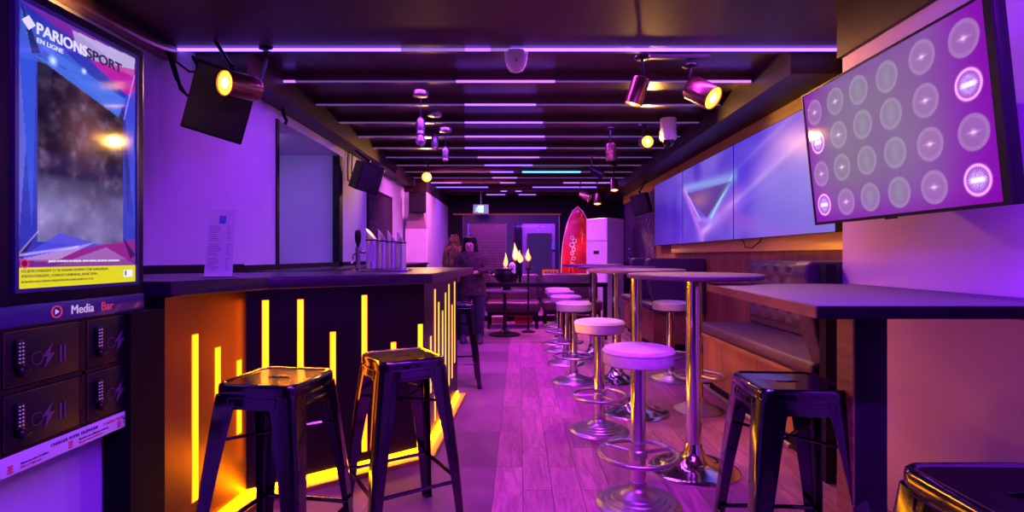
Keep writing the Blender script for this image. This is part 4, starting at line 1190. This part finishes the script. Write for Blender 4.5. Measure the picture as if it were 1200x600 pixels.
# cables and trunking at the upper left
tk = MB().bx(-2.34, -2.26, .6, 3.50, 2.49, 2.56, .004)
tag(tk.build('cable_trunking', M['copper'], None), 'cable trunking running along the top of the left wall', 'trunking')
cbm = MB()
for (pts, r_) in (([(200, 62), (205, 80), (212, 105), (224, 116), (232, 95), (232, 78), (226, 66)], .011), ([(206, 72), (222, 84), (240, 84), (250, 74)], .007), ([(196, 60), (206, 92), (219, 112), (228, 108)], .008)):
    P_ = [hity(a, b_, 3.3) for a, b_ in pts]
    cbm.tube(P_, r_, 7)
tag(cbm.build('cable_bundle', M['plastic'], None), 'black cable loops hanging from the ceiling corner beside the big speaker', 'cables')
cbm = MB()
for x_ in (408, 413):
    cbm.tube([hitx(x_, 178, XL+.02), hitx(x_-1, 200, XL+.03), hitx(x_, 212, XL+.03), hitx(x_+4, 214, XL+.05), hitx(x_+6, 206, XL+.1)], .008, 6)
tag(cbm.build('cable_pair', M['plastic'], None), 'thin black cables hanging left of the second wall speaker', 'cables')
hk = MB(); q = hitx(330, 118, XL+.05)
hk.box(q, (.06, .10, .05)); hk.tube([q, q+V(.0, .03, -.10), q+V(.02, .05, -.16), q+V(.03, .01, -.19)], .014, 8); hk.cyl(q, (q.x, q.y, ZB), .012)
tag(hk.build('ceiling_hook', M['blackmetal'], None), 'black hook bracket at the top corner of the dark opening', 'hook')

# ------------------------------------------------------------------ chalkboard and cupboard on the left
q0, q1 = hitx(430.5, 218, XL+.012), hitx(458.5, 218, XL+.012)
cbz0, cbz1 = 1.42, EYE+.458*2.07
cb = thing('chalkboard', (XL+.012, (q0.y+q1.y)/2, cbz0), 'dark chalkboard with faint writing on the left wall behind the dispensers', 'chalkboard')
MB().bx(XL+.001, XL+.02, q0.y, q1.y, cbz0, cbz1).build('board', M['chalk'], cb)
f_ = MB()
for a in ((q0.y, q0.y+.03, cbz0, cbz1), (q1.y-.03, q1.y, cbz0, cbz1), (q0.y, q1.y, cbz0, cbz0+.03), (q0.y, q1.y, cbz1-.03, cbz1)): f_.bx(XL+.002, XL+.03, *a)
f_.build('frame', M['darkpaint'], cb)
g = MB()
for i in range(8):
    z = cbz1-.10-i*.075
    yy = q0.y+.1
    while yy < q1.y-.2:
        L_ = random.uniform(.08, .3); pts = [V(XL+.0215, yy+L_*j/8, z+random.uniform(-.012, .012)) for j in range(9)]
        g.tube(pts, .004, 4); yy += L_+.07
g.build('chalk_marks', M['chalkline'], cb)

cu = thing('wall_cupboard', (-1.88, 9.5, 1.085), 'white fronted cupboard with a grey sloped top at the end of the back counter', 'cupboard')
x0, x1 = (475-CX)/F*9.45, (499.5-CX)/F*9.45
zz = lambda py: EYE-(py-CY)/F*9.45
MB().bx(x0, x1, 9.45, 9.59, zz(309), zz(268)).build('door', M['white'], cu)
MB().rings([[V(x0-.0, y_, zz(268)), V(x1, y_, zz(268)), V(x1-.05, y_, zz(249)), V(x0+.06, y_, zz(249))] for y_ in (9.45, 9.59)], smooth=False).build('sloped_top', pm('warm grey panel', (.36, .25, .24), .6), cu)
MB().bx(x0, x1, 9.44, 9.59, 1.086, zz(309)).build('base', M['darkpaint'], cu)

# bottles row on back counter in front of opening (dark ledge objects)
# ------------------------------------------------------------------ far seating area
def couch(x0, x1, yf, label, h=.88, leg=True):
    t = thing('sofa', ((x0+x1)/2, yf+.35, 0), label, 'sofa', 'plum leatherette sofas')
    MB().bx(x0, x1, yf, yf+.60, .27, .45, .05, 4).build('seat', M['couch'], t)
    b_ = MB().box(((x0+x1)/2, yf+.62, .64), (x1-x0, .16, .50), (math.radians(-8), 0, 0), .06, 4).build('backrest', M['couch'], t)
    MB().bx(x0+.03, x1-.03, yf+.04, yf+.62, .22, .27).build('frame', M['darkpaint'], t)
    for sx in (x0+.05, x1-.05):
        for sy in (yf+.06, yf+.6): MB().bx(sx-.02, sx+.02, sy-.02, sy+.02, 0, .22).build('leg', M['darkpaint'], t)
    return t
couch((569-CX)/F*8.7, (633-CX)/F*8.7, 8.65, 'plum sofa straight behind the pedestal table with the cauldron')
couch((636-CX)/F*8.9, (706-CX)/F*8.9, 8.85, 'plum sofa at the right, in front of the red surfboard')
couch((524-CX)/F*8.9, (566-CX)/F*8.9, 8.85, 'plum sofa at the left behind the bar corner')

pt = thing('pedestal_table', (-.214, 8.2, 0), 'small dark pedestal table carrying the cauldron of flames', 'table')
c_ = (-.214, 8.05, 0)
MB().lathe([(.24, 0), (.24, .015), (.18, .03), (.08, .05), (.03, .09), (.025, .62), (.05, .655)], c_, 32).build('base', M['iron'], pt)
MB().lathe([(.01, .655), (.355, .655), (.36, .665), (.355, .68), (.01, .681)], c_, 40).build('table_top', M['tabletop'], pt)
cd = thing('cauldron', (c_[0]+.02, 8.0, .681), 'round black cauldron with burning torches on the pedestal table', 'cauldron')
cc = (c_[0]+.03, 8.0, .68)
zb = lambda py: EYE-(py-CY)/F*8.0
MB().lathe([(.08, 0), (.085, .02), (.06, .05), (.055, .07), (.10, .10), (.155, .15), (.18, .21), (.182, .26), (.165, .30), (.175, .315), (.175, .325), (.155, .325), (.15, .29), (.02, .27)], cc, 36).build('bowl', M['iron'], cd)
h_ = MB()
h_.torus((cc[0]-.19, cc[1], .93), .04, .012, 20, 8, M=Matrix.Rotation(PI/2, 3, 'X')); h_.torus((cc[0]+.19, cc[1], .93), .04, .012, 20, 8, M=Matrix.Rotation(PI/2, 3, 'X'))
h_.build('handle', M['iron'], cd)
MB().lathe([(.10, 0), (.10, .015), (.06, .05), (.04, .07)], cc, 24).build('foot', M['chrome'], cd)
def flame(name_parent, x, y, z, h, r):
    prof = [(r*.15, 0), (r*.7, h*.10), (r, h*.25), (r*.85, h*.42), (r*.5, h*.62), (r*.22, h*.82), (.001, h)]
    n_ = 14; rings = []
    for i, (rr, zz_) in enumerate(prof):
        o1 = math.sin(i*.9+x*9)*r*.28*i/6
        rings.append([V(x+o1+rr*math.cos(2*PI*k/n_), y+rr*math.sin(2*PI*k/n_), z+zz_) for k in range(n_)])
    MB().rings(rings).build('flame', M['flame'], name_parent)
    MB().lathe([(r*.1, h*.08), (r*.45, h*.2), (r*.4, h*.35), (.001, h*.6)], (x, y-r*.5, z), 10).build('flame_core', M['flamecore'], name_parent)
fx = lambda px: (px-CX)/F*8.0
for px, yt, ybm, r in ((592.5, 296, 313, .035), (604, 284, 305, .05), (609.5, 293, 308, .045)):
    c0 = MB().lathe([(.022, zb(332)), (.022, zb(ybm))], (fx(px), 8.0, 0), 14).build('torch', M['wax'] if px < 600 else M['iron'], cd)
    flame(cd, fx(px), 8.0, zb(ybm), zb(yt)-zb(ybm), r)
MB().lathe([(.045, zb(314)-.012), (.05, zb(314)), (.03, zb(314)+.008)], (fx(592.5), 8.0, 0), 16).build('candle_cup', M['wax'], cd)
cn = thing('tall_candle', (fx(619)*1.06, 8.5, 0), 'separate tall black candle stand with one flame right of the cauldron', 'candle')
xk = fx(619)*8.35/8.0; zk = EYE-(306-CY)/F*8.35
MB().lathe([(.11, 0), (.11, .015), (.015, .04), (.014, zk-.14), (.05, zk-.13), (.055, zk-.12)], (xk, 8.35, 0), 20).build('stand', M['iron'], cn)
MB().lathe([(.045, zk-.12), (.045, zk-.01), (.04, zk)], (xk, 8.35, 0), 18).build('candle', M['couch'], cn)
flame(cn, xk, 8.35, zk, .20, .045)
gh = thing('ghost_figurine', (fx(601), 7.86, zb(331)), 'small white ghost shaped figurine in front of the flames', 'figurine')
gx = fx(600.5); gy = 7.90
z0_ = zb(321)
MB().lathe([(.046, z0_), (.052, z0_+.025), (.048, z0_+.08), (.052, z0_+.115), (.042, z0_+.15), (.018, z0_+.172), (.002, z0_+.178)], (gx, gy, 0), 20).build('body', M['ceramic'], gh)
e_ = MB(); e_.sphere((gx-.017, gy-.046, z0_+.12), .010, 8); e_.sphere((gx+.017, gy-.046, z0_+.12), .010, 8); e_.sphere((gx, gy-.048, z0_+.085), .010, 8)
e_.build('eyes', M['plastic'], gh)
MB().bx(gx-.02, gx+.02, gy-.02, gy+.02, .68+.26, z0_, .004).build('stand', M['iron'], gh)

# barrier rail
ra = thing('barrier_rail', (.0, 7.65, 0), 'long black barrier rail crossing in front of the sofas', 'rail')
yr = 7.62; zr = EYE-33.5/F*yr
MB().bx((535-CX)/F*yr, (712-CX)/F*yr, yr-.02, yr+.02, zr-.035, zr+.03, .004).build('rail', M['blackmetal'], ra)
for px in (537, 709): 
    x_ = (px-CX)/F*yr; MB().bx(x_-.03, x_+.03, yr-.025, yr+.025, 0, zr-.035, .004).build('post', M['blackmetal'], ra)

# boxes under the sofa
g = MB().bx((603-CX)/F*9.3, (624-CX)/F*9.3, 9.40, 9.62, 0, .17, .01)
t = g.build('storage_crate', M['redplastic'], None); tag(t, 'red plastic crate on the floor under the middle sofa', 'crate')
g = MB().bx((571-CX)/F*9.3, (591-CX)/F*9.3, 9.42, 9.60, 0, .12, .006)
t = g.build('cardboard_box', M['pinkbox'], None); tag(t, 'flat pale pink box on the floor under the middle sofa', 'box')
MB().bx(-1.6, 1.3, 9.70, 9.78, 0, .10).build('baseboard_back', M['darkpaint'], kind='structure')

# surfboard
sb = thing('surfboard', (1.12, 10.55, 0), 'red surfboard with white lettering and orange flower print standing upright', 'surfboard')
ys = 10.55; xs0, xs1 = (657.5-CX)/F*ys, (697-CX)/F*ys; xm = (xs0+xs1)/2; hw = (xs1-xs0)/2; Hs = EYE+58/F*ys
rings = []
n_ = 24
for i in range(27):
    u = i/26; z = .03+(Hs-.03)*u
    wd = hw*(max(0.0, 1-abs((u-.34)/(.66 if u > .34 else .50))**2.3))**.62 if 0 < u < 1 else .002
    wd = max(wd, .004)
    bow = .10*(u-.45)**2*2
    rings.append([V(xm+wd*math.cos(2*PI*k/n_), ys+bow+.032*math.sin(2*PI*k/n_)*min(1, wd/hw*1.3), z) for k in range(n_)])
MB().rings(rings).build('board', M['red'], sb)
edge = MB()
L1 = []; L2 = []
for r_ in rings: L1.append(r_[n_//2]); L2.append(r_[0])
edge.tube(L1+list(reversed(L2)), .010, 6); edge.build('rail_edge', M['white'], sb)
g = MB()
for i, (dx, dz, s_) in enumerate(((-.12, 1.56, .06), (-.07, 1.50, .06), (-.12, 1.42, .065), (-.09, 1.33, .06), (-.12, 1.25, .05), (-.09, 1.15, .05), (-.11, 1.03, .06))):
    g.torus((xm+dx, ys-.036, dz), s_*.6, .010, 14, 5, sx=.8+.2*(i % 3), M=Matrix.Rotation(PI/2, 3, 'X'))
g.build('white_marks', M['white'], sb)
g = MB()
for (x_, z_, a, L_) in ((xm+.06, 1.68, .3, .12), (xm+.09, 1.66, -.4, .12), (xm+.08, 1.55, 0, .22), (xm+.07, 2.0, .1, .12), (xm-.16, 1.0, .2, .3), (xm-.10, .9, -.2, .3)):
    g.box((x_, ys-.034, z_), (.028, .006, L_), (0, a, 0), .003)
g.build('orange_print', M['orange'], sb)

# floor standing air conditioner
ac = thing('air_conditioner', (1.62, 10.1, 0), 'tall white floor standing air conditioner beside the surfboard', 'air conditioner')
ac.rotation_euler.z = 0
e1 = hity(711.5, 255, 9.6); eL = hity(687, 256.5, 9.95); eR = hity(731, 255.5, 9.98)
za = 1.895
dL = Vector((eL.x-e1.x, eL.y-e1.y)); dR = Vector((eR.x-e1.x, eR.y-e1.y))
P0 = Vector((e1.x, e1.y)); PL = P0+dL; PR = P0+dR; PB = PL+dR
MB().prism([P0, PL, PB, PR], 0, za).build('body', M['whitemetal'], ac, bevel=.006)
dn = dL.normalized(); nrm = Vector((dn.y, -dn.x)); 
if nrm.y > 0: nrm = -nrm
Ma = Matrix(((dn.x*-1, 0, nrm.x, PL.x), (dn.y*-1, 0, nrm.y, PL.y), (0, 1, 0, 0), (0, 0, 0, 1)))
LW = dL.length
def abx(a, b, c, d, e, f_, nm, mt):
    m_ = MB().bx(a, b, c, d, e, f_); bmesh.ops.transform(m_.bm, matrix=Ma, verts=m_.bm.verts[:]); return m_.build(nm, mt, ac)
abx(.03, LW-.03, za-.40, za-.08, .001, .008, 'outlet_panel', M['white'])
abx(.0, LW, za-.425, za-.415, .0, .003, 'seam', M['greyplastic'])
abx(LW*.36, LW*.62, za-.66, za-.60, .001, .006, 'control_panel', M['plastic'])
abx(.03, LW-.03, .12, .9, .001, .008, 'intake_grille', M['white'])

# ------------------------------------------------------------------ person standing by the end of the bar
def skinned(name, pts, edges, radii, mat, parent, root=0, sub=2):
    me = bpy.data.meshes.new(name)
    me.from_pydata([Vector(p) for p in pts], edges, []); me.update()
    o = bpy.data.objects.new(name, me); COL.objects.link(o)
    if parent is not None:
        o.parent = parent; me.transform(wm(parent).inverted())
    md = o.modifiers.new('skin', 'SKIN'); md.use_smooth_shade = True
    for i, r in enumerate(radii):
        sv = me.skin_vertices[0].data[i]; sv.radius = (r, r) if not isinstance(r, tuple) else r; sv.use_root = (i == root)
    ss = o.modifiers.new('sub', 'SUBSURF'); ss.levels = sub; ss.render_levels = sub
    me.materials.append(mat)
    return o
PX, PY = (552-CX)/F*7.35, 7.35
pe = thing('person', (PX, PY, 0), 'person with long dark hair and dark clothes standing past the bar', 'person')
def W3(x, y, z): return (PX+x, PY+y, z)
pts = [W3(.02, 0, .80), W3(.01, .01, .95), W3(-.01, .0, 1.10), W3(-.02, -.01, 1.19), W3(-.02, -.02, 1.25), W3(-.02, -.03, 1.32), W3(-.02, -.03, 1.40),
       W3(-.16, 0, 1.165), W3(-.20, -.05, .98), W3(-.12, -.18, .95), W3(-.08, -.24, .95),
       W3(.13, 0, 1.165), W3(.19, -.05, 1.0), W3(.10, -.20, .98), W3(.05, -.26, .98),
       W3(-.07, 0, .74), W3(-.09, -.03, .44), W3(-.09, .03, .09), W3(-.10, -.08, .035),
       W3(.10, 0, .74), W3(.12, -.04, .44), W3(.12, .02, .09), W3(.13, -.10, .035)]
eds = [(0, 1), (1, 2), (2, 3), (3, 4), (4, 5), (5, 6), (3, 7), (7, 8), (8, 9), (9, 10), (3, 11), (11, 12), (12, 13), (13, 14), (0, 15), (15, 16), (16, 17), (17, 18), (0, 19), (19, 20), (20, 21), (21, 22)]
rad = [(.14, .11), (.115, .09), (.13, .10), (.09, .07), .045, (.07, .085), (.065, .08), .05, .038, .028, .022, .05, .038, .028, .022, .085, .055, .038, .03, .085, .055, .038, .03]
body = skinned('body', pts, eds, rad, M['skin'], pe)
# fingers
fg = MB()
for side, hx, hy, hz in ((-1, -.08, -.24, .95), (1, .05, -.26, .98)):
    for k in range(4):
        ox = (k-1.5)*.017; L_ = (.06, .07, .066, .052)[k]
        fg.tube([W3(hx+ox, hy-.01, hz), W3(hx+ox*1.1, hy-.01-L_*.6, hz-.002), W3(hx+ox*1.1, hy-.01-L_, hz-.018)], [.008, .0075, .006], 7)
    fg.tube([W3(hx-side*.025, hy+.02, hz), W3(hx-side*.045, hy-.01, hz), W3(hx-side*.05, hy-.03, hz-.006)], [.009, .008, .006], 7)
fg.build('fingers', M['skin'], pe)
# clothes
sh_ = MB()
def tors(z, a, b_, ox=0, oy=0): return [W3(ox+a*math.cos(2*PI*k/24), oy+b_*math.sin(2*PI*k/24), z) for k in range(24)]
sh_.rings([tors(.66, .19, .15, .02), tors(.80, .185, .15, .02), tors(.95, .15, .125, .01), tors(1.08, .18, .135, 0), tors(1.165, .215, .12, -.01), tors(1.225, .17, .10, -.02), tors(1.262, .075, .075, -.02)], False, False)
for q in ((7, 8, 9), (11, 12, 13)): sh_.tube([pts[i] for i in q], [.078, .060, .046], 12)
sh_.build('top', M['dress'], pe)
tr2 = MB()
for s_, (a, b_, c__) in ((-1, (15, 16, 17)), (1, (19, 20, 21))):
    tr2.tube([pts[a], pts[b_], pts[c__]], [.105, .072, .06], 14)
tr2.build('trousers', M['trousers'], pe)
for q_ in (pts[18], pts[22]):
    sf = MB(); sf.rings([[V(q_[0]+a*math.cos(2*PI*k/14), q_[1]+.03+b_*math.sin(2*PI*k/14), z) for k in range(14)] for z, a, b_ in ((0, .045, .12), (.03, .048, .125), (.06, .045, .09), (.10, .040, .05), (.12, .038, .045))])
    bmesh.ops.translate(sf.bm, vec=(0, 0, 0), verts=sf.bm.verts[:]); sf.build('shoe', M['trousers'], pe)
hr = MB()
rings = []
for z, a, b_, oy in ((.98, .04, .03, .11), (1.05, .10, .05, .10), (1.15, .115, .065, .085), (1.25, .10, .075, .06), (1.33, .098, .09, .045), (1.40, .095, .10, .03), (1.455, .075, .095, -.005), (1.485, .02, .03, -.01)):
    rings.append([W3(-.02+a*1.12*math.cos(2*PI*k/20), oy+b_*math.sin(2*PI*k/20), z+random.uniform(-.004, .004)) for k in range(20)])
hr.rings(rings)
for k in range(34):
    a = random.uniform(0, PI); 
    hr.tube([W3(-.02+.09*math.cos(a), .02+.08*math.sin(a), 1.40), W3(-.02+.115*math.cos(a), .05+.06*math.sin(a), 1.2), W3(-.02+.11*math.cos(a)+random.uniform(-.02, .02), .07+.05*math.sin(a), random.uniform(.92, 1.02))], [.012, .012, .004], 5)
hr.build('hair', M['hair'], pe)
fc = MB(); fc.sphere(W3(-.045, -.112, 1.345), .008, 6); fc.sphere(W3(.005, -.112, 1.345), .008, 6); fc.build('eyes', M['plastic'], pe)
fc = MB(); fc.tube([W3(-.02, -.108, 1.35), W3(-.02, -.128, 1.325), W3(-.02, -.112, 1.315)], [.006, .011, .006], 7); fc.build('nose', M['skin'], pe)
fc = MB(); fc.tube([W3(-.042, -.105, 1.292), W3(-.02, -.113, 1.29), W3(.002, -.105, 1.292)], [.003, .006, .003], 7); fc.build('mouth', M['inkred'], pe)

# shaggy hanging costume figure by the wall end
sx_, sy_ = (532-CX)/F*10.0, 10.0
sg = thing('costume_figure', (sx_, sy_, 0), 'shaggy brown dressed up figure standing at the end of the left wall', 'figure')
pts2 = [(sx_, sy_, .85), (sx_, sy_, 1.1), (sx_, sy_, 1.34), (sx_, sy_, 1.42), (sx_, sy_-.01, 1.50), (sx_, sy_-.01, 1.57), (sx_-.15, sy_, 1.32), (sx_-.19, sy_, 1.05), (sx_-.17, sy_-.08, .85),
        (sx_+.15, sy_, 1.32), (sx_+.18, sy_, 1.05), (sx_+.16, sy_-.08, .85), (sx_-.09, sy_, .75), (sx_-.10, sy_, .4), (sx_-.10, sy_-.04, .04), (sx_+.09, sy_, .75), (sx_+.10, sy_, .4), (sx_+.10, sy_-.04, .04)]
ed2 = [(0, 1), (1, 2), (2, 3), (3, 4), (4, 5), (2, 6), (6, 7), (7, 8), (2, 9), (9, 10), (10, 11), (0, 12), (12, 13), (13, 14), (0, 15), (15, 16), (16, 17)]
skinned('body', pts2, ed2, [.13, .12, .12, .05, .08, .07, .05, .04, .03, .05, .04, .03, .08, .06, .04, .08, .06, .04], M['shag'], sg)
st_ = MB()
for k in range(170):
    a = random.uniform(0, 2*PI); z = random.uniform(.75, 1.62); rr = .075 if z > 1.42 else (.15 if z > 1.25 else .17)
    L_ = random.uniform(.12, .28)
    p0 = V(sx_+rr*math.cos(a), sy_+rr*.75*math.sin(a), z)
    st_.tube([p0, p0+V(.03*math.cos(a), .03*math.sin(a), -L_*.5), p0+V(.02*math.cos(a)+random.uniform(-.03, .03), .02*math.sin(a), -L_)], [.012, .014, .003], 5)
st_.build('shaggy_strips', M['shag'], sg)

# ------------------------------------------------------------------ lights
def area(name, loc, sx, sy, energy, col, rot=(0, 0, 0), spread=PI):
    ld = bpy.data.lights.new(name, 'AREA'); ld.shape = 'RECTANGLE'; ld.size = sx; ld.size_y = sy; ld.energy = energy; ld.color = col; ld.spread = spread
    o = bpy.data.objects.new(name, ld); COL.objects.link(o); o.location = loc; o.rotation_euler = rot
    return o
VIO = (.29, .040, 1.0)
PINK = (.80, .05, .80)
area('strip_fill_light', (0, 3.695, 2.636), 3.3, .05, 52, (.46, .045, 1))
for k, e_, c__ in ((1, 70, (.55, .035, .9)), (3, 85, PINK), (5, 60, VIO), (7, 75, PINK), (9, 50, VIO), (11, 70, PINK)):
    Y = 3.607+.651*k
    area('strip_fill_light', (0, Y+.046, 2.636), 2.9, .045, e_*.62, VIO)
    area('strip_fill_light', (.18, Y+.046, 2.634), .8, .045, 15, PINK, spread=math.radians(70))  # added pink lamps, no pink strips here; they tint the aisle floor
area('strip_fill_light', (.6, .75, 2.57), 2.2, .05, 190, (.25, .015, 1))  # added violet fill above the camera, standing in for an unseen strip
area('strip_fill_light', (.15, 1.35, 2.58), .9, .05, 11, (.80, .05, .75), (math.radians(27), 0, 0), spread=math.radians(62))  # added pink fill overhead, tilted ahead to brighten the near floor
AMB = (1, .27, .0)
for p_, q_, e_ in ((A0, A1, 1.0), (A1, B1, 4.5), (B1, C1, 11.5)):
    o1 = offs(p_, q_, .03); L_ = math.hypot(q_[0]-p_[0], q_[1]-p_[1])
    nrm_ = Vector((o1[0], o1[1], 0)).normalized()
    d_ = (nrm_*.97 + Vector((0, 0, -.24))).normalized()
    tx = Vector((q_[0]-p_[0], q_[1]-p_[1], 0)).normalized()
    zz_ = -d_; yy_ = zz_.cross(tx)
    lo = area('bar_fill_light', ((p_[0]+q_[0])/2+o1[0], (p_[1]+q_[1])/2+o1[1], 1.030), L_*.94, .012, e_, AMB)  # added lamp tucked under the worktop lip, boosts the bar strips' amber
    lo.rotation_euler = Matrix((tx, yy_, zz_)).transposed().to_euler(); lo.data.spread = math.radians(64)
for k in range(1, 8):
    Y = 3.607+.651*k
    area('strip_glow', ((588-CX)/F*Y, Y+.10, 2.612), 105/F*Y, .05, 3.2, (.26, .015, 1), (PI, 0, 0))
area('niche_fill_light', (-2.6, 5.0, 2.34), .6, .1, 6.5, (.32, .28, .85), (math.radians(25), 0, 0))  # added lamp, unseen, lifts the niche walls
area('strip_fill_light', (-.9, 9.51, 2.64), 1.2, .05, 55, (1, .14, .5))  # added pink fill that brightens the far left wall
area('strip_fill_light', (-.9, 8.21, 2.64), 1.2, .05, 55, (1, .14, .5))  # second added pink fill for the far end
area('street_fill_light', (0, 14.4, 3.6), 3.4, .3, 380, (.5, .08, 1.0), (math.radians(35), 0, 0))  # added overhead lamp, unseen, throws purple light on the shopfront
area('flame_light', (-.1, 7.95, 1.25), .12, .12, 6, (1, .45, .15), (math.radians(90), 0, 0))

W = bpy.data.worlds.new('night'); SC.world = W; W.use_nodes = True
W.node_tree.nodes['Background'].inputs[0].default_value = (.10, .03, .30, 1); W.node_tree.nodes['Background'].inputs[1].default_value = .15

# ------------------------------------------------------------------ camera
cam = bpy.data.cameras.new('camera'); co = bpy.data.objects.new('camera', cam); COL.objects.link(co)
co.location = (0, 0, EYE); co.rotation_euler = (PI/2, 0, 0)
cam.sensor_width = 36; cam.lens = F/1200*36; cam.shift_x = -8/1200; cam.clip_start = .05
SC.camera = co
SC.view_settings.view_transform = 'Standard'; SC.view_settings.look = 'None'; SC.view_settings.gamma = 1; SC.view_settings.use_curve_mapping = False
SC.view_settings.exposure = 0.0
SC.cycles.use_denoising = True
SC.cycles.max_bounces = 6; SC.cycles.sample_clamp_indirect = 6
